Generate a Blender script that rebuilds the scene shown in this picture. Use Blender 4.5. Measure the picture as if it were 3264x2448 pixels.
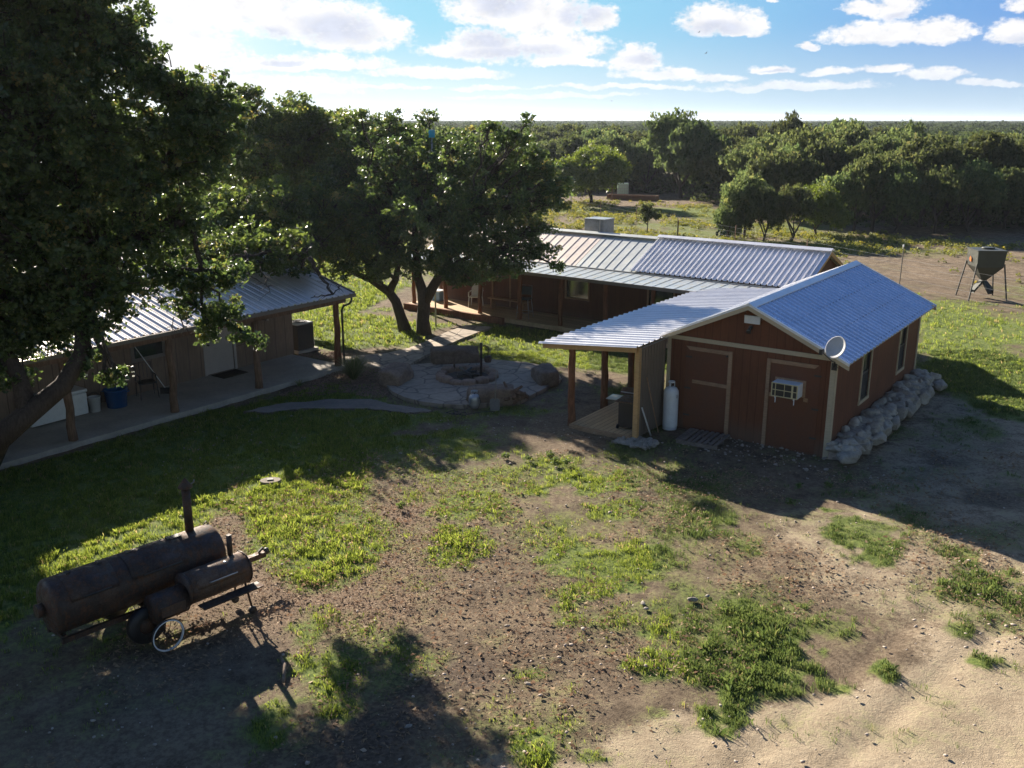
import bpy, math, random
import numpy as np
from mathutils import Vector, Matrix
for o in list(bpy.data.objects): bpy.data.objects.remove(o)
SC = bpy.context.scene
COL = SC.collection
PI = math.pi
R = math.radians

# ------------------------------------------------------------------ camera, sun, sky, exposure
FPX, CAMH, HZ = 3000.0, 7.5, 384.0
PITCH = math.atan((1224 - HZ) / FPX)
cp, sp = math.cos(PITCH), math.sin(PITCH)
cam = bpy.data.cameras.new('camera'); camo = bpy.data.objects.new('camera', cam); COL.objects.link(camo)
camo.location = (0, 0, CAMH); camo.rotation_euler = (PI / 2 - PITCH, 0, 0)
cam.sensor_width = 36; cam.lens = 36 * FPX / 3264; cam.clip_end = 9000; cam.clip_start = 0.1
SC.camera = camo

SUN_AZ, SUN_EL = R(-30.5), R(23.5)
sun = bpy.data.lights.new('sun', 'SUN'); suno = bpy.data.objects.new('sun', sun); COL.objects.link(suno)
sun.energy = 5.0; sun.angle = R(0.5); sun.color = (1.0, 0.90, 0.76)
sd = Vector((math.sin(SUN_AZ) * math.cos(SUN_EL), math.cos(SUN_AZ) * math.cos(SUN_EL), math.sin(SUN_EL)))
suno.rotation_euler = sd.to_track_quat('Z', 'Y').to_euler()
SC.view_settings.view_transform = 'Standard'; SC.view_settings.look = 'None'
EXPO = 1.55
SC.view_settings.exposure = EXPO; SC.view_settings.gamma = 1.0

world = bpy.data.worlds.new('World'); SC.world = world; world.use_nodes = True

class NT:
    def __init__(s, tree): s.t = tree; s.n = tree.nodes; s.l = tree.links
    def new(s, ty, **k):
        nd = s.n.new(ty)
        for a, b in k.items(): setattr(nd, a, b)
        return nd
    def put(s, sock, v):
        if isinstance(v, bpy.types.NodeSocket): s.l.new(v, sock)
        elif v is not None:
            if hasattr(sock.default_value, '__len__') and not hasattr(v, '__len__'):
                v = [v] * len(sock.default_value)
            if hasattr(v, '__len__') and len(v) == 3 and len(sock.default_value) == 4: v = (*v, 1)
            sock.default_value = v
    def m(s, op, a, b=None, c=None, clamp=False):
        nd = s.new('ShaderNodeMath', operation=op, use_clamp=clamp)
        s.put(nd.inputs[0], a)
        if b is not None: s.put(nd.inputs[1], b)
        if c is not None: s.put(nd.inputs[2], c)
        return nd.outputs[0]
    def ss(s, x, lo, hi, a=0.0, b=1.0):
        nd = s.new('ShaderNodeMapRange', interpolation_type='SMOOTHSTEP')
        s.put(nd.inputs[0], x); nd.inputs[1].default_value = lo; nd.inputs[2].default_value = hi
        nd.inputs[3].default_value = a; nd.inputs[4].default_value = b
        return nd.outputs[0]
    def mix(s, f, a, b):
        nd = s.new('ShaderNodeMix', data_type='RGBA')
        s.put(nd.inputs[0], f); s.put(nd.inputs[6], a); s.put(nd.inputs[7], b)
        return nd.outputs[2]
    def noise(s, vec, scale, detail=4, rough=0.55, out=0, dist=0.0):
        nd = s.new('ShaderNodeTexNoise')
        if vec is not None: s.put(nd.inputs['Vector'], vec)
        nd.inputs['Scale'].default_value = scale; nd.inputs['Detail'].default_value = detail
        nd.inputs['Roughness'].default_value = rough; nd.inputs['Distortion'].default_value = dist
        return nd.outputs[out]
    def scalev(s, vec, v):
        nd = s.new('ShaderNodeVectorMath', operation='MULTIPLY'); s.put(nd.inputs[0], vec); nd.inputs[1].default_value = v
        return nd.outputs[0]
    def comb(s, x, y, z=0.0):
        nd = s.new('ShaderNodeCombineXYZ'); s.put(nd.inputs[0], x); s.put(nd.inputs[1], y); s.put(nd.inputs[2], z)
        return nd.outputs[0]
    def attr(s, name, out=2):
        nd = s.new('ShaderNodeAttribute'); nd.attribute_name = name
        return nd.outputs[out]
    def hsv(s, col, v=None, h=None, sat=None):
        nd = s.new('ShaderNodeHueSaturation'); s.put(nd.inputs['Color'], col)
        if v is not None: s.put(nd.inputs['Value'], v)
        if h is not None: s.put(nd.inputs['Hue'], h)
        if sat is not None: s.put(nd.inputs['Saturation'], sat)
        return nd.outputs[0]

def build_world():
    N = NT(world.node_tree)
    bg = next(n for n in N.n if n.type == 'BACKGROUND')
    sky = N.new('ShaderNodeTexSky', sky_type='NISHITA', sun_disc=False)
    sky.sun_elevation = SUN_EL; sky.sun_rotation = SUN_AZ; sky.altitude = 300
    sky.air_density = 1.0; sky.dust_density = 0.6; sky.ozone_density = 2.0
    tc = N.new('ShaderNodeTexCoord')
    sx = N.new('ShaderNodeSeparateXYZ'); N.l.new(tc.outputs['Generated'], sx.inputs[0])
    az = N.m('ARCTAN2', sx.outputs[0], sx.outputs[1]); el = N.m('ARCSINE', sx.outputs[2])
    # domain noise
    dv = N.comb(az, N.m('MULTIPLY', el, 1.5), 0.0)
    n1 = N.noise(dv, 22, 9, 0.62); n1b = N.noise(N.comb(az, N.m('MULTIPLY', el, 1.5), 3.7), 22, 9, 0.62)
    n2 = N.noise(dv, 48, 8, 0.62); n3 = N.noise(dv, 160, 5, 0.6)
    azw = N.m('ADD', az, N.m('MULTIPLY', N.m('SUBTRACT', n1, 0.5), 0.046))
    elw = N.m('ADD', el, N.m('MULTIPLY', N.m('SUBTRACT', n1b, 0.5), 0.018))
    def bump(cx, cy, w, hu, hd, warp=True):
        A, E = (azw, elw) if warp else (az, el)
        a0 = math.atan((cx - 1632) / 3110.0); e0 = math.atan((HZ - cy) / 3080.0)
        if warp and cx > 1980: w, hu, hd = w * .9, hu * 1.12, hd * .8
        dx = N.m('DIVIDE', N.m('SUBTRACT', A, a0), w / 3000.0)
        dy = N.m('SUBTRACT', E, e0)
        up = N.m('DIVIDE', N.m('MAXIMUM', dy, 0.0), hu / 3000.0); dn = N.m('DIVIDE', N.m('MINIMUM', dy, 0.0), hd / 3000.0)
        q = N.m('ADD', N.m('MULTIPLY', dx, dx), N.m('ADD', N.m('MULTIPLY', up, up), N.m('MULTIPLY', dn, dn)))
        return N.m('SUBTRACT', 1.0, q)
    clouds = [  # centre x, y, half width, up, down
        (1560, 60, 150, 130, 60), (1720, 90, 190, 120, 55), (1560, 170, 150, 70, 45), (1760, 165, 190, 60, 40), (1900, 95, 55, 60, 30),
        (1450, 180, 130, 30, 20), (1000, 100, 300, 85, 60), (1130, 150, 200, 60, 40), (1240, 110, 90, 40, 40), (760, 60, 330, 110, 70), (900, 0, 260, 80, 40),
        (1000, 225, 330, 40, 16), (1400, 245, 260, 26, 14), (820, 290, 420, 50, 30), (600, 200, 200, 160, 120), (1800, 210, 160, 22, 16), (1180, 285, 260, 10, 8),
        (2250, 110, 120, 70, 42), (2340, 130, 90, 70, 20), (2020, 215, 100, 60, 40), (2090, 250, 180, 26, 20), (2140, 15, 45, 28, 25), (2420, 40, 26, 16, 12),
        (1560, 285, 140, 12, 8), (1980, 285, 300, 10, 8), (1750, 312, 350, 10, 8),
        (2820, 75, 110, 58, 42), (2700, 75, 80, 26, 26), (2790, 150, 220, 45, 34), (2950, 150, 110, 42, 34), (2560, 172, 40, 16, 14),
        (3200, 150, 110, 42, 46), (3240, 85, 80, 30, 20), (2450, 240, 80, 20, 12), (2620, 246, 90, 16, 12), (2800, 242, 110, 20, 14),
        (2970, 262, 120, 22, 16), (2500, 290, 330, 22, 10), (2250, 262, 150, 14, 12), (3150, 285, 130, 14, 10)]
    acc = None
    for c in clouds:
        b = bump(*c); acc = b if acc is None else N.m('SMOOTH_MAX', acc, b, 0.25)
    dens = N.m('ADD', acc, N.m('ADD', N.m('MULTIPLY', N.m('SUBTRACT', n2, 0.5), 1.5), N.m('MULTIPLY', N.m('SUBTRACT', n3, 0.5), 1.1)))
    mask = N.ss(dens, 0.0, 0.72)
    # a scatter of clouds over the rest of the sky (overhead and behind the camera)
    dz = N.m('MAXIMUM', sx.outputs[2], 0.06)
    pv = N.comb(N.m('DIVIDE', sx.outputs[0], dz), N.m('DIVIDE', sx.outputs[1], dz), 0.0)
    pn = N.noise(pv, 0.9, 8, 0.6)
    m2 = N.m('MULTIPLY', N.m('MULTIPLY', N.ss(pn, 0.62, 0.72), N.ss(sx.outputs[1], -0.1, 0.35)), N.ss(el, 0.16, 0.26))
    mask_all = N.m('MAXIMUM', mask, m2)
    # grey undersides
    dark = None
    for c in [(1600, 48, 95, 60, 32), (1560, 148, 85, 38, 26), (1640, 185, 190, 26, 20), (1850, 75, 75, 44, 32), (1090, 120, 130, 50, 46), (890, 140, 60, 32, 20), (2260, 125, 130, 26, 26),
              (1000, 5, 60, 30, 20), (920, 218, 60, 14, 8), (2860, 98, 100, 18, 22), (2790, 178, 240, 14, 14), (3220, 185, 80, 30, 14), (2470, 238, 50, 6, 6), (2060, 200, 90, 20, 20)]:
        b = bump(*c); dark = b if dark is None else N.m('MAXIMUM', dark, b)
    dk = N.ss(N.m('ADD', dark, N.m('MULTIPLY', N.m('SUBTRACT', n2, 0.5), 1.3)), -0.35, 1.0)
    inner = N.ss(dens, 0.25, 0.9)
    shade = N.m('MAXIMUM', N.m('MULTIPLY', N.m('MULTIPLY', dk, inner), 0.72), N.m('MULTIPLY', m2, 0.6))
    cl = N.mix(shade, (1.10, 1.10, 1.12), (0.62, 0.69, 0.88))
    lum = N.m('ADD', 0.9, N.m('MULTIPLY', N.m('SUBTRACT', n2, 0.5), 0.5))
    cmul = N.new('ShaderNodeVectorMath', operation='SCALE'); N.put(cmul.inputs[0], cl); N.put(cmul.inputs['Scale'], lum)
    skys = N.new('ShaderNodeVectorMath', operation='SCALE'); N.put(skys.inputs[0], sky.outputs[0]); skys.inputs['Scale'].default_value = SKY
    # air light: pale at the horizon, whitening towards the sun
    dt = N.new('ShaderNodeVectorMath', operation='DOT_PRODUCT'); N.put(dt.inputs[0], tc.outputs['Generated']); dt.inputs[1].default_value = sd
    dot = dt.outputs['Value']
    own = N.mix(N.ss(dot, 0.50, 0.87), (0.15, 0.38, 0.84), (0.30, 0.72, 0.95))
    own = N.mix(N.ss(el, 0.16, 0.85), own, (0.055, 0.16, 0.50))
    own = N.mix(N.ss(dot, 0.87, 0.975), own, (1.25, 1.25, 1.2))
    s1 = N.mix(N.m('MULTIPLY', N.ss(el, 0.9, 1.4, 0.85, 0.3), N.ss(dot, -0.1, 0.4)), skys.outputs[0], own)
    hz = N.ss(el, -0.01, 0.10, 0.8, 0.0)
    s2 = N.mix(hz, s1, N.mix(N.ss(dot, 0.6, 0.9), (0.60, 0.78, 0.86), (0.95, 1.0, 1.0)))
    faint = N.m('MULTIPLY', mask_all, N.ss(el, 0.0, 0.06, 0.25, 1.0))
    fin = N.mix(faint, s2, cmul.outputs[0])
    N.put(bg.inputs[0], fin); bg.inputs[1].default_value = 1.0 / 2 ** EXPO
SKY = 0.075
build_world()

# ------------------------------------------------------------------ pixel -> world helpers (for reading real positions)
def ray(x, y):
    u, v = x - 1632, y - 1224
    return (u, FPX * cp - v * sp, -FPX * sp - v * cp)
def G(x, y, z=0.0):
    d = ray(x, y); t = (CAMH - z) / -d[2]
    return Vector((d[0] * t, d[1] * t, z))
def AT(x, y, Y):
    d = ray(x, y); t = Y / d[1]
    return Vector((d[0] * t, Y, CAMH + d[2] * t))

rng = np.random.default_rng(7)
random.seed(7)

# ------------------------------------------------------------------ materials
def mat(name, build, **k):
    m = bpy.data.materials.new(name); m.use_nodes = True
    N = NT(m.node_tree); b = next(n for n in N.n if n.type == 'BSDF_PRINCIPLED')
    build(N, b); return m
def bumpit(N, b, h, strength=0.4, dist=0.02):
    bp = N.new('ShaderNodeBump'); bp.inputs['Strength'].default_value = strength; bp.inputs['Distance'].default_value = dist
    N.put(bp.inputs['Height'], h); N.l.new(bp.outputs[0], b.inputs['Normal'])
def obj_co(N): return N.new('ShaderNodeTexCoord').outputs['Object']
def simple(name, col, rough=0.7, metal=0.0, var=0.25, scale=6.0, bump=0.15, spec=0.5):
    def f(N, b):
        co = obj_co(N)
        n = N.noise(co, scale, 5, 0.6)
        n2 = N.noise(co, scale * 7, 3, 0.6)
        k = N.m('ADD', N.m('MULTIPLY', n, 0.65), N.m('MULTIPLY', n2, 0.35))
        c = N.hsv(col, v=N.ss(k, 0.3, 0.7, 1 - var, 1 + var))
        N.put(b.inputs['Base Color'], c)
        N.put(b.inputs['Roughness'], N.ss(n, 0.3, 0.7, max(0.05, rough - 0.1), min(1, rough + 0.1)))
        b.inputs['Metallic'].default_value = metal
        b.inputs['Specular IOR Level'].default_value = spec
        if bump: bumpit(N, b, n2, bump, 0.01)
    return mat(name, f)
def siding(name, col, pitch=0.2, wood=False, rough=0.75):
    def f(N, b):
        co = obj_co(N); s = N.new('ShaderNodeSeparateXYZ'); N.l.new(co, s.inputs[0])
        t = N.m('ADD', s.outputs[0], s.outputs[1])
        fr = N.m('FRACT', N.m('DIVIDE', N.m('ADD', t, 50.0), pitch))
        groove = N.m('MULTIPLY', N.ss(fr, 0.0, 0.05), N.ss(fr, 0.95, 1.0, 1.0, 0.0))
        grain = N.noise(N.scalev(co, (18, 18, 1.2)), 2.0, 5, 0.6)
        blot = N.noise(co, 1.1, 4, 0.6)
        board = N.new('ShaderNodeTexWhiteNoise', noise_dimensions='1D'); N.put(board.inputs['W'], N.m('FLOOR', N.m('DIVIDE', N.m('ADD', t, 50.0), pitch)))
        v = N.m('ADD', N.ss(grain, 0.3, 0.7, 0.84, 1.1), N.ss(blot, 0.3, 0.7, -0.12, 0.12))
        v = N.m('ADD', v, N.m('MULTIPLY', N.m('SUBTRACT', board.outputs['Value'], 0.5), 0.14))
        v = N.m('MULTIPLY', v, N.ss(groove, 0, 1, 0.45, 1.0))
        dirt = N.ss(N.m('SUBTRACT', s.outputs[2], N.m('MULTIPLY', blot, 0.4)), -0.1, 0.35, 0.45, 0.0)
        N.put(b.inputs['Base Color'], N.mix(dirt, N.hsv(col, v=v), (0.16, 0.115, 0.085)))
        b.inputs['Roughness'].default_value = rough
        b.inputs['Specular IOR Level'].default_value = 0.3
        bumpit(N, b, N.m('ADD', groove, N.m('MULTIPLY', grain, 0.25)), 0.5, 0.012)
    return mat(name, f)
def sheet(name, col, rough=0.3, metal=0.85, stain=None, spangle=0.04):
    def f(N, b):
        co = obj_co(N)
        n = N.noise(co, 1.4, 5, 0.6); n2 = N.noise(co, 30, 2, 0.5); n3 = N.noise(N.scalev(co, (1, 1, 1)), 5, 4, 0.6)
        c = N.hsv(col, v=N.m('ADD', N.ss(n, 0.3, 0.7, 1 - 0.07, 1 + 0.06), N.ss(n2, 0.3, 0.7, -spangle, spangle)))
        if stain is not None:
            c = N.mix(N.ss(n3, 0.52, 0.68, 0.0, 0.85), c, stain)
        N.put(b.inputs['Base Color'], c); b.inputs['Metallic'].default_value = metal
        N.put(b.inputs['Roughness'], N.ss(n3, 0.3, 0.7, rough - 0.03, rough + 0.05))
        b.inputs['Specular IOR Level'].default_value = 0.5
    return mat(name, f)
def woodm(name, col, rough=0.75, stretch=(2, 2, 14), axis_noise=4.0, var=0.3):
    def f(N, b):
        co = obj_co(N)
        g = N.noise(N.scalev(co, stretch), axis_noise, 6, 0.65); n = N.noise(co, 1.5, 4)
        k = N.m('ADD', N.m('MULTIPLY', g, 0.7), N.m('MULTIPLY', n, 0.3))
        N.put(b.inputs['Base Color'], N.hsv(col, v=N.ss(k, 0.3, 0.7, 1 - var, 1 + var)))
        b.inputs['Roughness'].default_value = rough; b.inputs['Specular IOR Level'].default_value = 0.3
        bumpit(N, b, g, 0.5, 0.01)
    return mat(name, f)
def leafm(name, c0, c1, c2, trans=0.35, rough=0.38, spec=.55, vary=False):
    def f(N, b):
        t = N.attr('tint')
        col = N.mix(N.ss(t, 0.0, 0.8), c0, c1); col = N.mix(N.ss(t, 0.86, 1.0), col, c2)
        rv = N.new('ShaderNodeObjectInfo').outputs['Random']; col = N.hsv(col, v=N.ss(rv, 0, 1, .72, 1.25), h=N.ss(rv, 0, 1, .485, .515)) if vary else col
        N.put(b.inputs['Base Color'], col); b.inputs['Roughness'].default_value = rough
        b.inputs['Specular IOR Level'].default_value = spec
        tr = N.new('ShaderNodeBsdfTranslucent'); N.put(tr.inputs[0], N.hsv(col, v=2.1, h=0.475, sat=1.1))
        mx = N.new('ShaderNodeMixShader'); mx.inputs[0].default_value = trans
        out = next(n for n in N.n if n.type == 'OUTPUT_MATERIAL')
        N.l.new(b.outputs[0], mx.inputs[1]); N.l.new(tr.outputs[0], mx.inputs[2]); N.l.new(mx.outputs[0], out.inputs[0])
    return mat(name, f)
def rockm(name, col, var=0.35, scale=3.0):
    def f(N, b):
        co = obj_co(N); n = N.noise(co, scale, 7, 0.65); n2 = N.noise(co, scale * 6, 5, 0.65)
        rnd = N.new('ShaderNodeObjectInfo').outputs['Random']
        k = N.m('ADD', N.m('MULTIPLY', n, 0.6), N.m('MULTIPLY', n2, 0.4))
        c = N.hsv(col, v=N.m('MULTIPLY', N.ss(k, 0.32, 0.68, 1 - var, 1 + var), N.ss(rnd, 0, 1, 0.82, 1.15)))
        c = N.mix(N.ss(n2, 0.56, 0.66, 0, 0.35), c, (0.28, 0.19, 0.10))
        N.put(b.inputs['Base Color'], c); b.inputs['Roughness'].default_value = 0.9; b.inputs['Specular IOR Level'].default_value = 0.2
        bumpit(N, b, n2, 0.7, 0.03)
    return mat(name, f)
def deckm(name, col, pitch=0.145, ax=0):
    def f(N, b):
        co = obj_co(N); s = N.new('ShaderNodeSeparateXYZ'); N.l.new(co, s.inputs[0])
        q = N.m('DIVIDE', N.m('ADD', s.outputs[ax], 50.0), pitch); fr = N.m('FRACT', q)
        wn = N.new('ShaderNodeTexWhiteNoise', noise_dimensions='1D'); N.put(wn.inputs['W'], N.m('FLOOR', q))
        st = [1.5, 1.5, 1.5]; st[ax] = 25
        g = N.noise(N.scalev(co, tuple(st)), 3, 5, 0.6)
        gap = N.m('MULTIPLY', N.ss(fr, 0.0, 0.07), N.ss(fr, 0.93, 1.0, 1.0, 0.0))
        v = N.m('MULTIPLY', N.m('ADD', N.ss(g, 0.3, 0.7, 0.8, 1.1), N.m('MULTIPLY', N.m('SUBTRACT', wn.outputs['Value'], 0.5), 0.25)), N.ss(gap, 0, 1, 0.12, 1.0))
        N.put(b.inputs['Base Color'], N.hsv(col, v=v)); b.inputs['Roughness'].default_value = 0.7; b.inputs['Specular IOR Level'].default_value = 0.3
        bumpit(N, b, N.m('ADD', gap, N.m('MULTIPLY', g, 0.2)), 0.6, 0.01)
    return mat(name, f)
def flagm(name):
    def f(N, b):
        co = obj_co(N)
        w = N.new('ShaderNodeVectorMath', operation='ADD'); N.put(w.inputs[0], co)
        N.put(w.inputs[1], N.scalev(N.noise(co, 1.6, 3, 0.5, out=1), (0.5, 0.5, 0.0)))
        v = N.new('ShaderNodeTexVoronoi', feature='DISTANCE_TO_EDGE'); N.put(v.inputs['Vector'], N.scalev(w.outputs[0], (1, 1, 0))); v.inputs['Scale'].default_value = 1.35
        v2 = N.new('ShaderNodeTexVoronoi'); N.put(v2.inputs['Vector'], N.scalev(w.outputs[0], (1, 1, 0))); v2.inputs['Scale'].default_value = 1.35
        n = N.noise(co, 5, 6, 0.65)
        edge = N.ss(v.outputs[0], 0.01, 0.045)
        bw = N.new('ShaderNodeSeparateColor'); N.l.new(v2.outputs['Color'], bw.inputs[0])
        c = N.mix(bw.outputs[0], (0.29, 0.235, 0.185), (0.38, 0.30, 0.22)); c = N.hsv(c, v=N.ss(n, 0.3, 0.7, 0.82, 1.14))
        N.put(b.inputs['Base Color'], N.mix(edge, (0.16, 0.125, 0.098), c)); b.inputs['Roughness'].default_value = 0.85
        bumpit(N, b, N.m('ADD', edge, N.m('MULTIPLY', n, 0.5)), 0.5, 0.02)
    return mat(name, f)

M = {}
M['barn_red'] = siding('barn_red_siding', (0.155, 0.055, 0.023), 0.2)
M['barn_plain'] = simple('barn_door_red', (0.142, 0.050, 0.021), 0.75, var=0.15, scale=2.5)
M['cabin_red'] = siding('cabin_siding', (0.125, 0.050, 0.024), 0.2)
M['trim'] = woodm('cream_trim_paint', (0.52, 0.43, 0.29), 0.7, var=0.12)
M['rawboard'] = woodm('weathered_pine_board', (0.36, 0.225, 0.135), 0.8, var=0.3)
M['newpine'] = woodm('new_pine_lumber', (0.56, 0.34, 0.15), 0.7, var=0.2)
M['cedar'] = woodm('cedar_post_bark', (0.20, 0.085, 0.042), 0.85, (5, 5, 0.7), 5.0, 0.5)
M['cedar_grey'] = woodm('grey_cedar_post', (0.19, 0.115, 0.075), 0.85, (5, 5, 0.7), 5.0, 0.5)
M['galv'] = sheet('galvanised_roof', (0.56, 0.67, 0.86), 0.34, 0.45)
M['galv_blue'] = sheet('shed_roof_sheet', (0.64, 0.69, 0.79), 0.26, 0.5)
M['galv_light'] = sheet('new_galvanised_roof', (0.76, 0.76, 0.78), 0.38, 0.45)
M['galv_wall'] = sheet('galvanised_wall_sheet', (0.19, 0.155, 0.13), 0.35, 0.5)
M['ridge_white'] = sheet('white_ridge_cap', (0.80, 0.81, 0.84), 0.4, 0.3)
M['tan_roof'] = sheet('tan_seamed_roof', (0.74, 0.64, 0.56), 0.42, 0.45, (0.66, 0.58, 0.50))
M['grey_roof'] = sheet('grey_seamed_roof', (0.58, 0.60, 0.57), 0.42, 0.5, (0.60, 0.60, 0.54))
M['porch_roof'] = sheet('aged_porch_roof', (0.55, 0.59, 0.61), 0.35, 0.5, (0.50, 0.42, 0.26))
M['house_roof'] = sheet('beige_ribbed_roof', (0.74, 0.67, 0.63), 0.38, 0.5)
M['gutter'] = sheet('brown_gutter', (0.22, 0.19, 0.17), 0.35, 0.3)
M['house_wall'] = siding('grey_house_siding', (0.235, 0.165, 0.120), 0.41)
M['door_paint'] = simple('door_paint', (0.40, 0.36, 0.33), 0.5, var=0.08)
M['glass'] = simple('dark_glass', (0.20, 0.22, 0.22), 0.05, metal=0.85, var=0.05, bump=0.0, spec=1.0)
M['screen'] = simple('insect_screen', (0.020, 0.020, 0.024), 0.8, var=0.1, bump=0.0)
M['white_enamel'] = simple('white_enamel', (0.74, 0.77, 0.80), 0.4, var=0.07)
M['white_plastic'] = simple('white_plastic', (0.70, 0.70, 0.68), 0.45, var=0.08, bump=0.03)
M['black'] = simple('black_paint', (0.022, 0.020, 0.020), 0.45, var=0.3)
M['dark_metal'] = simple('dark_metal', (0.06, 0.058, 0.055), 0.5, 0.4, var=0.3)
def rustm(name, dark, brown, orange):
    def f(N, b):
        co = obj_co(N); n = N.noise(co, 2.2, 7, 0.7); n2 = N.noise(co, 11, 6, 0.7); n3 = N.noise(co, 45, 3, 0.6)
        s = N.new('ShaderNodeSeparateXYZ'); N.l.new(co, s.inputs[0]); st = N.noise(N.scalev(co, (9, 9, .8)), 2, 4, .6)
        c = N.mix(N.ss(n, .40, .62), dark, brown); c = N.mix(N.ss(N.m('ADD', n2, N.m('MULTIPLY', st, .4)), .66, .86, 0, .75), c, orange)
        N.put(b.inputs['Base Color'], N.hsv(c, v=N.ss(n3, .3, .7, .75, 1.2))); N.put(b.inputs['Roughness'], N.ss(n2, .4, .6, .45, .85)); b.inputs['Metallic'].default_value = .25
        bumpit(N, b, N.m('ADD', n2, N.m('MULTIPLY', n3, .5)), .35, .008)
    return mat(name, f)
M['rust'] = rustm('rusty_steel', (0.045, 0.032, 0.027), (0.088, 0.055, 0.040), (0.15, 0.072, 0.038))
M['rust_light'] = rustm('tan_rusty_steel', (0.085, 0.058, 0.045), (0.15, 0.10, 0.075), (0.21, 0.11, 0.06))
M['rust_brown'] = simple('rusty_brown_pipe', (0.17, 0.085, 0.05), 0.8, 0.2, var=0.3)
M['galv_pipe'] = simple('galvanised_pipe', (0.45, 0.45, 0.46), 0.4, 0.7, var=0.15)
M['dull_steel'] = simple('dull_steel', (0.16, 0.15, 0.145), 0.6, 0.3, var=0.25)
M['stone_dish'] = simple('dish_grey', (0.50, 0.49, 0.48), 0.7, 0.0, var=0.1)
M['concrete'] = simple('concrete', (0.40, 0.36, 0.31), 0.85, var=0.2, scale=1.6, bump=0.3)
M['path_brown'] = simple('worn_flagstone', (0.20, 0.162, 0.128), 0.9, var=0.3, scale=1.6, bump=0.4)
M['ac_dark'] = simple('condenser_side', (0.045, 0.042, 0.045), 0.6, 0.2, var=0.3, scale=30)
M['ac_top'] = simple('condenser_top', (0.46, 0.46, 0.46), 0.45, 0.4, var=0.15)
M['cream'] = simple('yellow_cream_plastic', (0.60, 0.52, 0.30), 0.6, var=0.1)
M['blue'] = simple('blue_plastic', (0.018, 0.10, 0.30), 0.45, var=0.15)
M['cooler_blue'] = simple('cooler_blue', (0.16, 0.30, 0.50), 0.45, var=0.1)
M['flag_blue'] = simple('bright_blue_sheet', (0.04, 0.40, 0.62), 0.6, var=0.15)
M['orange'] = simple('orange_sticker', (0.75, 0.20, 0.04), 0.5, var=0.1)
M['feeder'] = simple('olive_grey_steel', (0.065, 0.068, 0.058), 0.55, 0.3, var=0.2)
M['fabric'] = simple('dark_seat_fabric', (0.04, 0.05, 0.055), 0.9, var=0.3)
M['mat'] = simple('coir_mat', (0.05, 0.035, 0.02), 0.95, var=0.4, scale=20)
M['lime'] = rockm('limestone', (0.36, 0.325, 0.275))
M['lime_dark'] = rockm('grey_brown_stone', (0.36, 0.30, 0.25))
M['seat_stone'] = rockm('brown_stone_block', (0.22, 0.155, 0.115))
M['redstone'] = rockm('reddish_stone', (0.30, 0.20, 0.145))
M['ash'] = simple('ash_and_dirt', (0.06, 0.045, 0.035), 0.95, var=0.5, scale=12)
M['bark'] = woodm('oak_bark', (0.060, 0.046, 0.037), 0.9, (6, 6, 1.2), 5.0, 0.5)
M['deadwood'] = woodm('dead_wood', (0.22, 0.165, 0.12), 0.9, (4, 4, 4), 4.0, 0.4)
M['firewood'] = woodm('split_firewood', (0.17, 0.10, 0.065), 0.85, (3, 3, 3), 4.0, 0.6)
M['deck'] = deckm('pine_deck_boards', (0.52, 0.35, 0.19), 0.145, 0)
M['cabin_deck'] = deckm('cabin_deck_boards', (0.55, 0.40, 0.24), 0.145, 1)
M['flag'] = flagm('flagstone_paving')
M['tankgreen'] = simple('translucent_tank', (0.60, 0.78, 0.62), 0.5, var=0.08)
M['leaf_oak'] = leafm('oak_leaf', (0.032, 0.060, 0.022), (0.082, 0.128, 0.036), (0.20, 0.19, 0.06), 0.40)
M['leaf_oak2'] = leafm('oak_leaf_olive', (0.038, 0.066, 0.020), (0.095, 0.138, 0.036), (0.21, 0.20, 0.06), 0.42)
M['leaf_dark'] = leafm('dark_oak_leaf', (0.042, 0.064, 0.024), (0.088, 0.116, 0.042), (0.11, 0.13, 0.045), 0.36, 0.8, spec=.12, vary=True)
M['leaf_mid'] = leafm('woodland_leaf', (0.050, 0.078, 0.030), (0.104, 0.138, 0.052), (0.16, 0.175, 0.065), 0.44, 0.8, spec=.12, vary=True)
M['leaf_far'] = leafm('far_scrub_leaf', (0.026, 0.042, 0.020), (0.052, 0.074, 0.034), (0.075, 0.095, 0.045), 0.3, 0.9, spec=.08)
M['leaf_mesq'] = leafm('mesquite_leaf', (0.060, 0.100, 0.018), (0.115, 0.165, 0.030), (0.18, 0.21, 0.05), 0.4, 0.55)
M['grass'] = leafm('grass_blade', (0.060, 0.098, 0.020), (0.190, 0.250, 0.058), (0.36, 0.30, 0.14), 0.44, 0.6, spec=.3)
M['grass_dark'] = leafm('deep_green_grass', (0.055, 0.095, 0.028), (0.120, 0.165, 0.055), (0.24, 0.22, 0.10), 0.32, 0.6, spec=.3)
M['straw'] = leafm('dry_straw', (0.23, 0.16, 0.10), (0.29, 0.215, 0.135), (0.42, 0.33, 0.23), 0.15, 0.8, spec=.1)
M['yellow'] = leafm('yellow_broomweed', (0.10, 0.13, 0.025), (0.19, 0.205, 0.045), (0.36, 0.33, 0.06), 0.3, 0.7)
M['cactus'] = leafm('cactus_pad', (0.04, 0.07, 0.03), (0.06, 0.095, 0.04), (0.08, 0.11, 0.05), 0.0, 0.6)
M['blade'] = leafm('ornamental_blade', (0.085, 0.115, 0.035), (0.15, 0.18, 0.06), (0.28, 0.26, 0.12), 0.35, 0.5)
M['pebble'] = rockm('small_pebbles', (0.44, 0.37, 0.31))

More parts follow.
